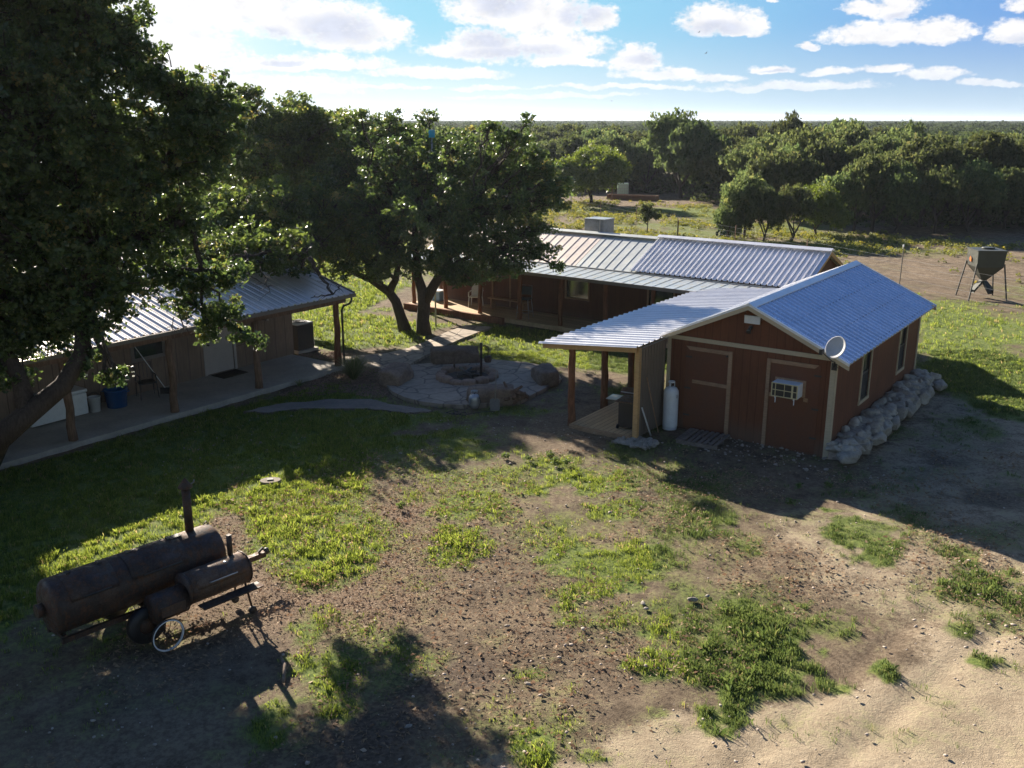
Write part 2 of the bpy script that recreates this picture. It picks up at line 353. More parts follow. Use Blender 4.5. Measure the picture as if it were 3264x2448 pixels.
# ------------------------------------------------------------------ mesh builder
class MB:
    def __init__(s): s.v = []; s.f = []; s.sm = []
    def add(s, vs, fs, smooth=False):
        k = len(s.v); s.v += [tuple(v) for v in vs]; s.f += [tuple(i + k for i in f) for f in fs]; s.sm += [smooth] * len(fs)
        return s
    def box(s, x0, x1, y0, y1, z0, z1, mtx=None):
        v = [Vector((x, y, z)) for z in (z0, z1) for y in (y0, y1) for x in (x0, x1)]
        if mtx is not None: v = [mtx @ q for q in v]
        return s.add(v, [(0, 2, 3, 1), (4, 5, 7, 6), (0, 1, 5, 4), (2, 6, 7, 3), (0, 4, 6, 2), (1, 3, 7, 5)])
    def bar(s, a, b, w, h, up=(0, 0, 1)):   # rectangular bar from a to b
        a, b = Vector(a), Vector(b); d = (b - a).normalized(); u = Vector(up)
        if abs(d.dot(u)) > 0.98: u = Vector((0, 1, 0))
        r = d.cross(u).normalized() * w / 2; u = r.cross(d).normalized() * h / 2
        v = [p + i * r + j * u for p in (a, b) for i, j in ((-1, -1), (1, -1), (1, 1), (-1, 1))]
        return s.add(v, [(0, 3, 2, 1), (4, 5, 6, 7), (0, 1, 5, 4), (1, 2, 6, 5), (2, 3, 7, 6), (3, 0, 4, 7)])
    def tube(s, pts, rad, n=10, caps=True, smooth=True, wob=0.0):
        pts = [Vector(p) for p in pts]; m = len(pts)
        if not hasattr(rad, '__len__'): rad = [rad] * m
        vs = []; prev = None
        for i, p in enumerate(pts):
            d = (pts[min(i + 1, m - 1)] - pts[max(i - 1, 0)]).normalized()
            if prev is None:
                u = Vector((0, 0, 1)) if abs(d.z) < 0.9 else Vector((1, 0, 0))
                u = (u - d * u.dot(d)).normalized()
            else: u = (prev - d * prev.dot(d)).normalized()
            prev = u; w = d.cross(u)
            for k in range(n):
                a = 2 * PI * k / n; rr = rad[i] * (1 + (random.uniform(-wob, wob) if wob else 0))
                vs.append(p + (u * math.cos(a) + w * math.sin(a)) * rr)
        fs = [(i * n + k, i * n + (k + 1) % n, (i + 1) * n + (k + 1) % n, (i + 1) * n + k) for i in range(m - 1) for k in range(n)]
        s.add(vs, fs, smooth)
        if caps:
            k = len(s.v) - len(vs)
            s.f.append(tuple(k + j for j in reversed(range(n)))); s.sm.append(False)
            s.f.append(tuple(k + (m - 1) * n + j for j in range(n))); s.sm.append(False)
        return s
    def lathe(s, prof, origin=(0, 0, 0), axis='z', n=24, smooth=True):
        o = Vector(origin); vs = []
        for r, h in prof:
            for k in range(n):
                a = 2 * PI * k / n; c, q = r * math.cos(a), r * math.sin(a)
                vs.append(o + (Vector((c, q, h)) if axis == 'z' else Vector((h, c, q)) if axis == 'x' else Vector((q, h, c))))
        fs = [(i * n + k, i * n + (k + 1) % n, (i + 1) * n + (k + 1) % n, (i + 1) * n + k) for i in range(len(prof) - 1) for k in range(n)]
        return s.add(vs, fs, smooth)
    def poly(s, pts, z0, z1):   # vertical prism from an xy outline
        n = len(pts); vs = [(p[0], p[1], z0) for p in pts] + [(p[0], p[1], z1) for p in pts]
        fs = [tuple(reversed(range(n))), tuple(range(n, 2 * n))] + [(i, (i + 1) % n, n + (i + 1) % n, n + i) for i in range(n)]
        return s.add(vs, fs)
    def prism(s, pts, d):       # 3-D outline extruded by vector d
        n = len(pts); d = Vector(d); vs = [Vector(p) for p in pts] + [Vector(p) + d for p in pts]
        fs = [tuple(reversed(range(n))), tuple(range(n, 2 * n))] + [(i, (i + 1) % n, n + (i + 1) % n, n + i) for i in range(n)]
        return s.add(vs, fs)
    def build(s, name, material, parent=None, bevel=0.0):
        me = bpy.data.meshes.new(name); me.from_pydata([tuple(v) for v in s.v], [], s.f); me.materials.append(material)
        me.polygons.foreach_set('use_smooth', s.sm); me.update()
        o = bpy.data.objects.new(name, me); COL.objects.link(o); o.parent = parent
        if bevel:
            b = o.modifiers.new('bevel', 'BEVEL'); b.width = bevel; b.segments = 2; b.limit_method = 'ANGLE'
        return o
def tag(o, label=None, cat=None, group=None, kind=None):
    for k, v in (('label', label), ('category', cat), ('group', group), ('kind', kind)):
        if v: o[k] = v
    return o
def empty(name, loc=(0, 0, 0), rz=0.0, label=None, cat=None, group=None):
    o = bpy.data.objects.new(name, None); COL.objects.link(o); o.location = loc; o.rotation_euler = (0, 0, rz); o.empty_display_size = 0.3
    return tag(o, label, cat, group)
def copy_tree(o, parent=None):
    c = o.copy(); COL.objects.link(c); c.parent = parent
    for ch in list(o.children): copy_tree(ch, c)
    return c
def np_mesh(name, verts, faces, material, tint=None, parent=None, smooth=False):
    me = bpy.data.meshes.new(name); n = len(verts); k = faces.shape[1]; m = len(faces)
    me.vertices.add(n); me.vertices.foreach_set('co', np.asarray(verts, np.float32).ravel())
    me.loops.add(m * k); me.loops.foreach_set('vertex_index', faces.astype(np.int32).ravel())
    me.polygons.add(m); me.polygons.foreach_set('loop_start', np.arange(0, m * k, k, dtype=np.int32))
    if smooth: me.polygons.foreach_set('use_smooth', np.ones(m, bool))
    me.update(calc_edges=True)
    if tint is not None:
        a = me.attributes.new('tint', 'FLOAT', 'FACE'); a.data.foreach_set('value', np.asarray(tint, np.float32))
    me.materials.append(material)
    o = bpy.data.objects.new(name, me); COL.objects.link(o); o.parent = parent
    return o

# value noise in numpy, used for scattering and ground masks
_P = np.random.default_rng(3).random((256, 256))
def vnoise(x, y, s=1.0, seed=0):
    x = np.asarray(x) * s + 37.3 * seed + 1000; y = np.asarray(y) * s + 11.7 * seed + 1000
    xi, yi = np.floor(x).astype(int), np.floor(y).astype(int); fx, fy = x - xi, y - yi
    fx = fx * fx * (3 - 2 * fx); fy = fy * fy * (3 - 2 * fy)
    g = lambda a, b: _P[a % 256, b % 256]
    return (g(xi, yi) * (1 - fx) + g(xi + 1, yi) * fx) * (1 - fy) + (g(xi, yi + 1) * (1 - fx) + g(xi + 1, yi + 1) * fx) * fy
def fbm(x, y, s=1.0, seed=0, o=4):
    t = 0; a = 0.5; w = 0
    for i in range(o): t = t + a * vnoise(x, y, s * 2 ** i, seed + i * 7); w += a; a *= 0.55
    return t / w
def sstep(x, a, b):
    t = np.clip((x - a) / (b - a), 0, 1); return t * t * (3 - 2 * t)

# ------------------------------------------------------------------ ground
def inpoly(x, y, poly):
    x = np.asarray(x); y = np.asarray(y); c = np.zeros(x.shape, bool); n = len(poly)
    for i in range(n):
        x0, y0 = poly[i][:2]; x1, y1 = poly[(i + 1) % n][:2]
        if y0 == y1: continue
        c ^= ((y0 > y) != (y1 > y)) & (x < (x1 - x0) * (y - y0) / (y1 - y0) + x0)
    return c
def W(pts): return [tuple(G(*p)[:2]) for p in pts]
def ell(cx, cy, rx, ry, dens=1.0):
    c = G(cx, cy); a = (G(cx + rx, cy) - c).x; b = abs(G(cx, cy - ry).y - G(cx, cy + ry).y) / 2
    return (c.x, c.y, a, b, dens)
PATCH = [ell(*e) for e in [
    (1500, 1595, 130, 45, .85), (1450, 1740, 100, 60, .95), (1900, 1790, 240, 90, .85), (1840, 1890, 120, 50, .9), (1820, 1945, 60, 50, .95), (2050, 1810, 90, 50, .8),
    (2330, 2090, 230, 150, 1.15), (2180, 2010, 120, 70, .9), (2420, 1950, 200, 70, .95), (2620, 1990, 150, 60, .6), (2330, 2230, 60, 70, .9), (2480, 2170, 100, 50, .9), (2640, 2180, 60, 22, .9),
    (1900, 1530, 190, 50, .85), (1700, 1560, 110, 40, .8), (1960, 1610, 130, 50, .7), (2250, 1640, 70, 24, .8), (2700, 1700, 140, 80, .75), (2800, 1760, 60, 40, .85),
    (3190, 1880, 170, 90, 1.0), (3190, 2110, 90, 34, 1.0), (3060, 2000, 60, 24, .7), (2830, 2130, 36, 40, .95), (1710, 2400, 70, 70, .95), (1880, 2410, 90, 50, .6), (1690, 2140, 90, 36, .55),
    (1040, 2190, 160, 130, .95), (850, 2340, 130, 70, .95), (880, 2270, 80, 60, .7), (1180, 2010, 120, 60, .55), (980, 2000, 60, 50, .7), (1290, 1420, 110, 50, .6), (1450, 1400, 120, 50, .7), (1480, 1440, 90, 40, .7),
    (1350, 1480, 60, 25, .5), (1230, 1740, 100, 50, .45), (1030, 1960, 80, 40, .5), (2100, 2270, 50, 30, .5), (2150, 2310, 60, 30, .45), (3000, 1880, 50, 20, .6), (3080, 1780, 60, 40, .7),
    (1330, 1850, 140, 60, .4), (1600, 1650, 60, 30, .55), (2060, 1960, 60, 40, .3), (2950, 2330, 50, 40, .45), (2500, 1700, 60, 30, .25), (1900, 1700, 80, 30, .4), (3180, 1720, 70, 30, .5),
    (2760, 2380, 30, 20, .3), (1370, 1330, 60, 16, .8), (1180, 1400, 120, 40, .9), (690, 2400, 60, 40, .4), (130, 2010, 120, 80, .5), (60, 2150, 150, 150, .4), (300, 2330, 120, 80, .35)]]
P_LEFT = W([(-700, 1900), (-600, 1660), (0, 1500), (700, 1300), (1080, 1210), (1350, 1330), (1290, 1360), (1230, 1440), (1160, 1560), (1220, 1620), (1290, 1710), (1180, 1830), (920, 1900), (700, 1640), (400, 1700), (0, 1830)])
P_LSTRIP = W([(-300, 1880), (0, 1790), (330, 1690), (620, 1610), (700, 1640), (560, 1740), (200, 1880), (60, 2020), (-300, 2150)])
P_BACK = [(-60, 30.6), (-6.0, 31.2), (-3.6, 31.6), (-3.0, 33.5), (-2.1, 35.2), (-6.2, 37.8), (-5.5, 43), (-3, 46), (-4, 62), (-60, 70)]
P_COURT = [(-2.6, 30.0), (0.6, 29.0), (4.4, 27.6), (6.8, 28.4), (6.0, 31.0), (1.0, 34.6), (-1.6, 35.4), (-1.6, 33.0)]
P_RIGHT = W([(2905, 1240), (2960, 940), (3400, 975), (3500, 1330), (3264, 1390), (3120, 1300), (3050, 1260)])
P_SAND = W([(1250, 2600), (1650, 2448), (2050, 2290), (2450, 2260), (2750, 2150), (3000, 2060), (3400, 1950), (3800, 2600)])
P_CALI = W([(2500, 1700), (2950, 1230), (3400, 1300), (3600, 2100), (2900, 2020), (2600, 1850)])
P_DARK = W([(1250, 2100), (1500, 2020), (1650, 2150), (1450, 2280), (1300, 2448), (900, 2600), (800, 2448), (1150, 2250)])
P_MULCH = W([(500, 1500), (900, 1640), (1150, 1560), (1450, 1560), (1500, 1700), (1400, 1900), (1100, 2150), (800, 2100), (500, 1950), (250, 1800), (0, 1760)])
P_PAST = W([(1650, 640), (2000, 645), (2300, 665), (2560, 722), (2900, 765), (3300, 780), (3300, 830), (2800, 812), (2500, 800), (2400, 785), (2100, 768), (1750, 745), (1600, 700)])
def soft(x, y, poly, r=0.5, seed=1):
    x = np.asarray(x, float); y = np.asarray(y, float); a = 0
    wx = (fbm(x, y, 0.7, seed) - 0.5) * 4 * r; wy = (fbm(x, y, 0.7, seed + 31) - 0.5) * 4 * r
    for dx, dy in ((0, 0), (r, 0), (-r, 0), (0, r), (0, -r), (r * .6, r * .6), (-r * .6, r * .6), (r * .6, -r * .6), (-r * .6, -r * .6)):
        a = a + inpoly(x + wx + dx, y + wy + dy, poly)
    return a / 9.0
def f_grass(x, y):
    x = np.asarray(x, float); y = np.asarray(y, float)
    n = fbm(x, y, 1.3, 5, 5); nf = fbm(x, y, 4.5, 15, 3)
    g = 0.24 + 1.1 * np.clip(fbm(x, y, .5, 27) - .47, 0, 1) * (1 - soft(x, y, P_SAND, .35, 14))
    for cx, cy, a, b, d in PATCH:
        q = np.sqrt(((x - cx) / a) ** 2 + ((y - cy) / b) ** 2 + 1e-9)
        g = np.maximum(g, d * (1 - sstep(q + (n - 0.5) * 2.6 + (nf - 0.5) * 1.1, 0.35, 1.35)))
    g = np.maximum(g, 0.92 * soft(x, y, P_LEFT, .35, 2)); g = np.maximum(g, 0.92 * soft(x, y, P_LSTRIP, .2, 4))
    g = np.maximum(g, 0.85 * soft(x, y, P_BACK, .4, 6)); g = np.maximum(g, 0.72 * soft(x, y, P_COURT, .4, 8))
    g = np.maximum(g, (0.62 + 1.3 * (fbm(x, y, .35, 19) - .45)) * soft(x, y, P_RIGHT, .5, 10))
    far = sstep(y, 42, 46) * sstep(x, -10, -2)
    g = g * (1 - far) + far * np.clip(0.08 + 1.6 * (fbm(x, y, 0.12, 23) - 0.47) + 0.55 * soft(x, y, P_PAST, 2.0, 12), 0, .85)
    return np.clip(g + (n - 0.5) * 0.5 * (g > 0.04), 0, 1)
def ground():
    xs = np.concatenate([-np.geomspace(17, 6000, 46)[::-1], np.arange(-16.6, 21.0, 0.13), np.geomspace(21.3, 6000, 46)])
    ys = np.concatenate([-np.geomspace(1, 3000, 14)[::-1], np.arange(0, 6.5, 1.0), np.arange(6.6, 33, 0.13), np.arange(33.1, 50, 0.3), np.arange(50.5, 110, 1.0), np.geomspace(112, 6500, 50)])
    X, Y = np.meshgrid(xs, ys)
    near = sstep(Y, 50, 30) * sstep(Y, 0, 6)
    z = ((fbm(X, Y, 0.5, 40, 3) - 0.5) * 0.10 + (fbm(X, Y, 2.2, 41, 5) - 0.5) * 0.062) * near - 0.03
    # wheel ruts across the caliche
    for off in (0, 1.55):
        t = (X - 2.0 - off) * 0.62 - (Y - 8.2) * 0.78 + 1.2 * np.sin(X * 0.22)
        z -= 0.035 * np.exp(-(t / 0.16) ** 2) * near * sstep(X, 0, 3) * sstep(X, 12, 9)
    far = sstep(Y, 300, 2500); z = z + far * (fbm(X, Y, 0.0009, 44, 3) - 0.5) * 10
    V = np.stack([X, Y, z], -1).reshape(-1, 3); nx = len(xs); ny = len(ys)
    i = np.arange(nx * ny).reshape(ny, nx)
    F = np.stack([i[:-1, :-1], i[:-1, 1:], i[1:, 1:], i[1:, :-1]], -1).reshape(-1, 4)
    def shader(N, b):
        a = N.attr('mask', 0); s = N.new('ShaderNodeSeparateColor'); N.l.new(a, s.inputs[0])
        g, sa, dk = s.outputs[0], s.outputs[1], s.outputs[2]; mu = N.attr('mulch')
        geo = N.new('ShaderNodeNewGeometry'); P = geo.outputs['Position']
        n0 = N.noise(P, 0.35, 5, 0.6); n1 = N.noise(P, 2.5, 6, 0.65); n2 = N.noise(P, 14, 5, 0.7); n3 = N.noise(P, 60, 3, 0.7)
        k = N.m('ADD', N.m('MULTIPLY', n1, 0.4), N.m('ADD', N.m('MULTIPLY', n2, 0.35), N.m('MULTIPLY', n3, 0.25)))
        dirt = N.mix(N.ss(k, 0.38, 0.62), (0.082, 0.060, 0.041), (0.225, 0.172, 0.118))
        dirt = N.mix(N.m('MULTIPLY', N.ss(n0, 0.45, 0.6), 0.5), dirt, N.mix(N.ss(n2, .4, .6), (0.17, 0.122, 0.082), (0.29, 0.218, 0.148)))
        mul = N.mix(N.ss(n3, 0.42, 0.60), (0.105, 0.070, 0.047), (0.32, 0.235, 0.165))
        c = N.mix(N.m('MULTIPLY', mu, N.ss(n1, 0.35, 0.5, 0.55, 1.0)), dirt, mul)
        sand = N.mix(N.ss(k, 0.38, 0.62), (0.29, 0.228, 0.155), (0.44, 0.355, 0.25))
        c = N.mix(N.ss(N.m('ADD', sa, N.m('MULTIPLY', N.m('SUBTRACT', k, 0.5), 1.6)), 0.25, 0.75), c, sand)
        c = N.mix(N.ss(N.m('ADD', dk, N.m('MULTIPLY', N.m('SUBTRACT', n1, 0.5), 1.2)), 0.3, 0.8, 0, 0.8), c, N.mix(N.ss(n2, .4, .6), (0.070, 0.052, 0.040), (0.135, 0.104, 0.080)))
        gr = N.mix(N.ss(n2, 0.36, 0.64), (0.075, 0.112, 0.026), (0.180, 0.215, 0.060))
        gr = N.mix(N.ss(n1, 0.52, 0.66, 0, 0.5), gr, (0.26, 0.24, 0.09))
        gm = N.ss(N.m('ADD', g, N.m('MULTIPLY', N.m('SUBTRACT', k, 0.5), 1.6)), 0.22, 0.70)
        c = N.mix(gm, c, gr)
        # far country reads as the scrub floor
        sep = N.new('ShaderNodeSeparateXYZ'); N.l.new(P, sep.inputs[0])
        farf = N.ss(sep.outputs[1], 95, 170)
        c = N.mix(farf, c, N.mix(N.ss(N.noise(P, 0.05, 6, .7), .4, .6), (0.030, 0.045, 0.020), (0.065, 0.080, 0.032)))
        N.put(b.inputs['Base Color'], c); b.inputs['Roughness'].default_value = 0.95; b.inputs['Specular IOR Level'].default_value = 0.12
        hh = N.m('ADD', N.m('MULTIPLY', n2, 0.6), N.m('MULTIPLY', n3, 0.4))
        bumpit(N, b, hh, 0.7, 0.06)
    o = np_mesh('ground', V, F, mat('ground_soil_and_turf', shader), smooth=True); tag(o, kind='structure')
    me = o.data; x, y = V[:, 0], V[:, 1]
    g = f_grass(x, y) * sstep(y, 220, 110)
    sa = 1.0 * soft(x, y, P_SAND, .35, 14) + 0.55 * soft(x, y, P_CALI, .5, 15); sa = sa + 0.30 * (y > 46) * (x > 0) + 0.12 * (fbm(x, y, .3, 50) - .4)
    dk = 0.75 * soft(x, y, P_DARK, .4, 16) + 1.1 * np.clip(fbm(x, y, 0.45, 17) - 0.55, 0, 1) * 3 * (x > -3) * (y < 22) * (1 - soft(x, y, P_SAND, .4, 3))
    mu = soft(x, y, P_MULCH, .5, 18)
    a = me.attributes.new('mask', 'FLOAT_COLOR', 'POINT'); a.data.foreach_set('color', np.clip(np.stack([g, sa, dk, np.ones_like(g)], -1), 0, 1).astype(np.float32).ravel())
    a = me.attributes.new('mulch', 'FLOAT', 'POINT'); a.data.foreach_set('value', mu.astype(np.float32))
ground()

# paved and graded surfaces, each a slab of its own
def rough_outline(pts, n=7, j=.06):
    out = []
    for a, b in zip(pts, pts[1:] + pts[:1]):
        for k in range(n):
            t = k / n; out.append((a[0] + (b[0] - a[0]) * t + random.uniform(-j, j), a[1] + (b[1] - a[1]) * t + random.uniform(-j, j)))
    return out
def slab(name, pts, z0, z1, m): return tag(MB().poly(pts, z0, z1).build(name, m), kind='structure')
PATIO = W([(1232, 1235), (1250, 1255), (1290, 1274), (1340, 1287), (1400, 1295), (1480, 1299), (1650, 1288), (1720, 1254), (1790, 1215), (1770, 1180), (1680, 1162), (1540, 1150), (1380, 1163), (1290, 1172), (1240, 1200)])
slab('patio', PATIO, -0.05, 0.075, M['flag'])
slab('path', W([(1092, 1142), (1235, 1130), (1305, 1113), (1350, 1096), (1415, 1066), (1485, 1040), (1570, 1046), (1468, 1085), (1400, 1115), (1352, 1140), (1300, 1170), (1250, 1190), (1200, 1176), (1094, 1166)]), -0.05, 0.055, M['flag'])
slab('lower_path', rough_outline(W([(780, 1312), (900, 1288), (1060, 1274), (1180, 1274), (1250, 1291), (1385, 1312), (1300, 1318), (1150, 1303), (960, 1304), (860, 1316)])), -0.05, 0.022, M['path_brown'])

def blade_field(name, label, cat, xs, ys, material, hgt, nb, spread, wid, tintbias=0.0, kind='stuff', lean=0.5):
    n = len(xs); k = nb
    cx = np.repeat(xs, k); cy = np.repeat(ys, k); hh = np.repeat(hgt, k) * rng.uniform(.5, 1.15, n * k)
    a = rng.uniform(0, 2 * PI, n * k); r = rng.uniform(0, 1, n * k) * spread
    bx = cx + np.cos(a) * r; by = cy + np.sin(a) * r; la = rng.uniform(0, 2 * PI, n * k); ln = hh * rng.uniform(.1, lean * 2, n * k)
    wa = rng.uniform(0, PI, n * k); wx = np.cos(wa) * wid; wy = np.sin(wa) * wid
    z0 = np.full(n * k, -0.06)
    v = np.stack([np.stack([bx - wx, by - wy, z0], -1), np.stack([bx + wx, by + wy, z0], -1),
                  np.stack([bx + np.cos(la) * ln * .4 + wx * .5, by + np.sin(la) * ln * .4 + wy * .5, hh * .62], -1),
                  np.stack([bx + np.cos(la) * ln, by + np.sin(la) * ln, hh], -1)], 1).reshape(-1, 3)
    f = np.arange(n * k * 4).reshape(-1, 4)
    t = np.clip(np.repeat(rng.normal(.45, .22, n), k) + rng.normal(0, .14, n * k) + tintbias, 0, 1)
    o = np_mesh(name, v, f, material, t); tag(o, label, cat, kind=kind)
    return o
FOOT = [  # footprints kept free of grass: polygons in world metres
    PATIO, W([(1092, 1142), (1235, 1130), (1305, 1113), (1350, 1096), (1415, 1066), (1485, 1040), (1570, 1046), (1468, 1085), (1400, 1115), (1352, 1140), (1300, 1170), (1250, 1190), (1200, 1176), (1094, 1166)]),
    W([(780, 1312), (900, 1286), (1060, 1270), (1180, 1270), (1250, 1290), (1385, 1312), (1300, 1318), (1150, 1305), (960, 1306), (860, 1318)])]
def barnframe(O, deg): 
    t = R(deg); w = Vector((math.cos(t), -math.sin(t))); e = Vector((math.sin(t), math.cos(t)))
    return lambda a, b: (O[0] + a * w.x + b * e.x, O[1] + a * w.y + b * e.y)
BO, LO, CO = (7.31, 20.56), (-5.39, 28.54), (-1.26, 36.42)
BF, LF, CF = barnframe(BO, 35.5), barnframe(LO, 35.5), barnframe(CO, 37.4)
FOOT += [[BF(-4.2, 0), BF(.1, 0), BF(.1, 8), BF(-4.2, 8)], [BF(-6.2, -1.6), BF(-4.2, -1.6), BF(-4.2, 8), BF(-6.2, 8)],
         [LF(-9, -14), LF(.1, -14), LF(.1, .2), LF(-9, .2)], [CF(-3.6, -.3), CF(12.5, -.3), CF(12.5, 6), CF(-3.6, 6)]]
def clear_of(x, y):
    k = np.ones(len(x), bool)
    for p in FOOT: k &= ~inpoly(x, y, p)
    return k
def scatter(n, x0, x1, y0, y1, f, seed=0, lim=None):
    x = rng.uniform(x0, x1, n); y = np.sqrt(rng.uniform(y0 ** 2, y1 ** 2, n)) if lim is None else rng.uniform(y0, y1, n)
    k = (np.abs(x) < y * 0.60 + 1.5) & (rng.uniform(0, 1, n) < f(x, y)) & clear_of(x, y)
    return x[k], y[k]
dens = lambda x, y: sstep(f_grass(x, y), .24, .85) ** 1.15 * (0.10 + 0.90 * sstep(vnoise(x, y, 6.0, 9), .25, .7))
x, y = scatter(520000, -16, 20, 7, 31, dens, lim=1)
rightish = (x > 2.5)
h = (0.016 + 0.028 * vnoise(x, y, 3, 4)) * (0.7 + 0.6 * (f_grass(x, y) > .85)) * (1 + 1.3 * (rng.random(len(x)) < .04))
inshade = x < -100
blade_field('lawn_grass', 'short sunlit yellow green lawn grass between the house and the dirt yard', 'grass', x[~rightish], y[~rightish], M['grass'], h[~rightish], 6, .07, .0030)
blade_field('clump_grass', 'thick deep green grass clumps growing in the sandy dirt right of centre', 'grass', x[rightish], y[rightish], M['grass_dark'], h[rightish] * 1.25, 7, .07, .0032)
x, y = scatter(60000, -14, 6, 31, 62, lambda a, b: dens(a, b) * .8, lim=1)
blade_field('back_lawn_grass', 'bright green lawn behind the two oak trunks', 'grass', x, y, M['grass'], np.full(len(x), .09), 5, .09, .009)
x, y = scatter(30000, 11, 40, 24, 46, lambda a, b: dens(a, b) * .8, lim=1)
blade_field('side_lawn_grass', 'patchy green lawn to the right behind the shed', 'grass', x, y, M['grass'], np.full(len(x), .08), 5, .09, .008, .1)
# straw, wood chips and fallen leaves lying flat
def litter(name, label, x, y, material, s0, s1, ar=3.0, zt=0.02):
    n = len(x); a = rng.uniform(0, 2 * PI, n); L = s0 + (s1 - s0) * rng.uniform(0, 1, n) ** 2.2; w = L / rng.uniform(1.3, ar, n)
    ca, sa = np.cos(a), np.sin(a); z = 0.02 * (fbm(x, y, 2.2, 41, 5) - .5) + rng.uniform(0.0, zt, n); tl = rng.normal(0, .35, (n, 4)) * L[:, None]
    c = []
    for i, (p, q) in enumerate(((-1, 0), (0, -1), (1, 0), (0, 1))):
        c.append(np.stack([x + ca * p * L - sa * q * w, y + sa * p * L + ca * q * w, z + tl[:, i] + .005], -1))
    v = np.stack(c, 1).reshape(-1, 3)
    return tag(np_mesh(name, v, np.arange(n * 4).reshape(-1, 4), material, np.clip(rng.normal(.5, .25, n), 0, 1)), label, 'ground litter', kind='stuff')
fm = lambda a, b: np.clip(soft(a, b, P_MULCH, .5, 18) * .8, 0, 1) * sstep(f_grass(a, b), .75, .35)
x, y = scatter(120000, -12, 4, 8, 22, fm, lim=1)
litter('wood_chips', 'pinkish tan wood chips and leaf litter spread over the left of the yard', x, y, M['straw'], .007, .030)
fs = lambda a, b: sstep(fbm(a, b, .6, 61), .42, .6) * (1 - soft(a, b, P_SAND, .4, 3)) * .6
x, y = scatter(120000, -6, 13, 7, 21, fs, lim=1)
litter('dry_straw', 'dry straw and dead grass scattered over the dark soil in mid yard', x, y, M['straw'], .02, .05, 14)

# ------------------------------------------------------------------ rocks
def rock_np(n_sub=2):
    import bmesh
    bm = bmesh.new(); bmesh.ops.create_icosphere(bm, subdivisions=n_sub, radius=1)
    v = np.array([q.co[:] for q in bm.verts]); f = np.array([[q.index for q in p.verts] for p in bm.faces]); bm.free()
    return v, f
RV = {k: rock_np(k) for k in (1, 2, 3, 4)}
def rock_shape(sub, sx, sy, sz, seed, rough=.25, boxy=.5):
    ncut = 26 if boxy < .65 else 9
    v, f = RV[sub]; r = np.random.default_rng(seed)
    p = v.copy(); m = np.abs(p).max(1, keepdims=True); p = p * (1 - boxy) + (p / m) * boxy
    for i in range(ncut):    # random planar cuts make facets
        d = r.normal(size=3); d /= np.linalg.norm(d); h = r.uniform(.55, .88) if boxy < .65 else r.uniform(1.05, 1.35); q = p @ d
        over = np.maximum(q - h, 0); p = p - over[:, None] * d * .9
    o = r.uniform(0, 50, 3)
    nn = (vnoise(p[:, 0] * 2 + o[0], p[:, 1] * 2 + p[:, 2] * 1.3, 1.2, seed % 7) - .5) + .5 * (vnoise(p[:, 0] * 5 + o[1], p[:, 2] * 5 + p[:, 1] * 4, 1.3, seed % 5) - .5)
    p = p * (1 + rough * nn[:, None])
    return p * np.array([sx, sy, sz]), f
def rock(name, loc, size, seed, material, rz=0.0, sub=3, label=None, cat=None, group=None, rough=.25, boxy=.5, parent=None):
    p, f = rock_shape(sub, size[0] / 2, size[1] / 2, size[2] / 2, seed, rough, boxy)
    p[:, 2] += size[2] / 2 - size[2] * .06
    o = np_mesh(name, p, f, material, smooth=False, parent=parent); o.location = loc; o.rotation_euler = (0, 0, rz)
    return tag(o, label, cat, group)
def rocks_stuff(name, label, cat, pts, sizes, material, sub=1, flat=.6):
    vs, fs = [], []; k = 0
    for i, (q, s) in enumerate(zip(pts, sizes)):
        p, f = rock_shape(sub, s * rng.uniform(.7, 1.2), s * rng.uniform(.7, 1.2), s * flat * rng.uniform(.6, 1.1), int(rng.integers(1e6)), .3, .5)
        a = rng.uniform(0, 2 * PI); c, d = math.cos(a), math.sin(a)
        p = np.stack([p[:, 0] * c - p[:, 1] * d, p[:, 0] * d + p[:, 1] * c, p[:, 2]], -1) + np.array(q)
        vs.append(p); fs.append(f + k); k += len(p)
    return tag(np_mesh(name, np.concatenate(vs), np.concatenate(fs), material), label, cat, kind='stuff')
x, y = scatter(5200, -8, 16, 7, 24, lambda a, b: .18 + .8 * (fbm(a, b, .5, 71) > .55), lim=1)
rocks_stuff('scattered_pebbles', 'small pale stones scattered over the dirt yard', 'pebbles', [(a, b, .005) for a, b in zip(x, y)], np.abs(rng.normal(0, .016, len(x))) + .010, M['pebble'])
P_GRAVEL = W([(880, 1262), (1090, 1175), (1180, 1150), (1235, 1170), (1225, 1210), (1240, 1262), (1190, 1270), (1100, 1250), (1000, 1262)])
x = rng.uniform(-8, -2.5, 16000); y = rng.uniform(23, 31, 16000); k = inpoly(x, y, P_GRAVEL) | inpoly(x, y, W([(945, 1130), (1060, 1120), (1180, 1135), (1080, 1145), (960, 1142)])); x, y = x[k], y[k]
rocks_stuff('bed_gravel', 'brown gravel bed between the house slab and the flagstone patio', 'gravel', [(a, b, .0) for a, b in zip(x, y)], rng.uniform(.02, .05, len(x)), M['redstone'])
for i, (px, py, s) in enumerate([(2209, 1913, .24), (2255, 1900, .14), (2050, 1925, .15), (2060, 1940, .13), (1615, 1995, .12), (1860, 2005, .14), (1685, 2180, .14), (1300, 2315, .13)]):
    lb = ['flat pale stone lying alone on bare soil right of centre', 'small pale stone just right of the flat pale stone', 'small cream stone beside the central grass patch', 'cream stone touching the small stone by the central grass patch',
          'small grey stone on dark soil left of centre', 'pale stone on straw just left of the big green grass patch', 'pale stone above the small grass tuft at the bottom centre', 'grey stone on the shaded dark soil at the bottom'][i]
    p = G(px, py); rock('stone', (p.x, p.y, -.02), (s, s * .7, s * .4), 300 + i, M['lime'], i, 2, lb, 'stone')

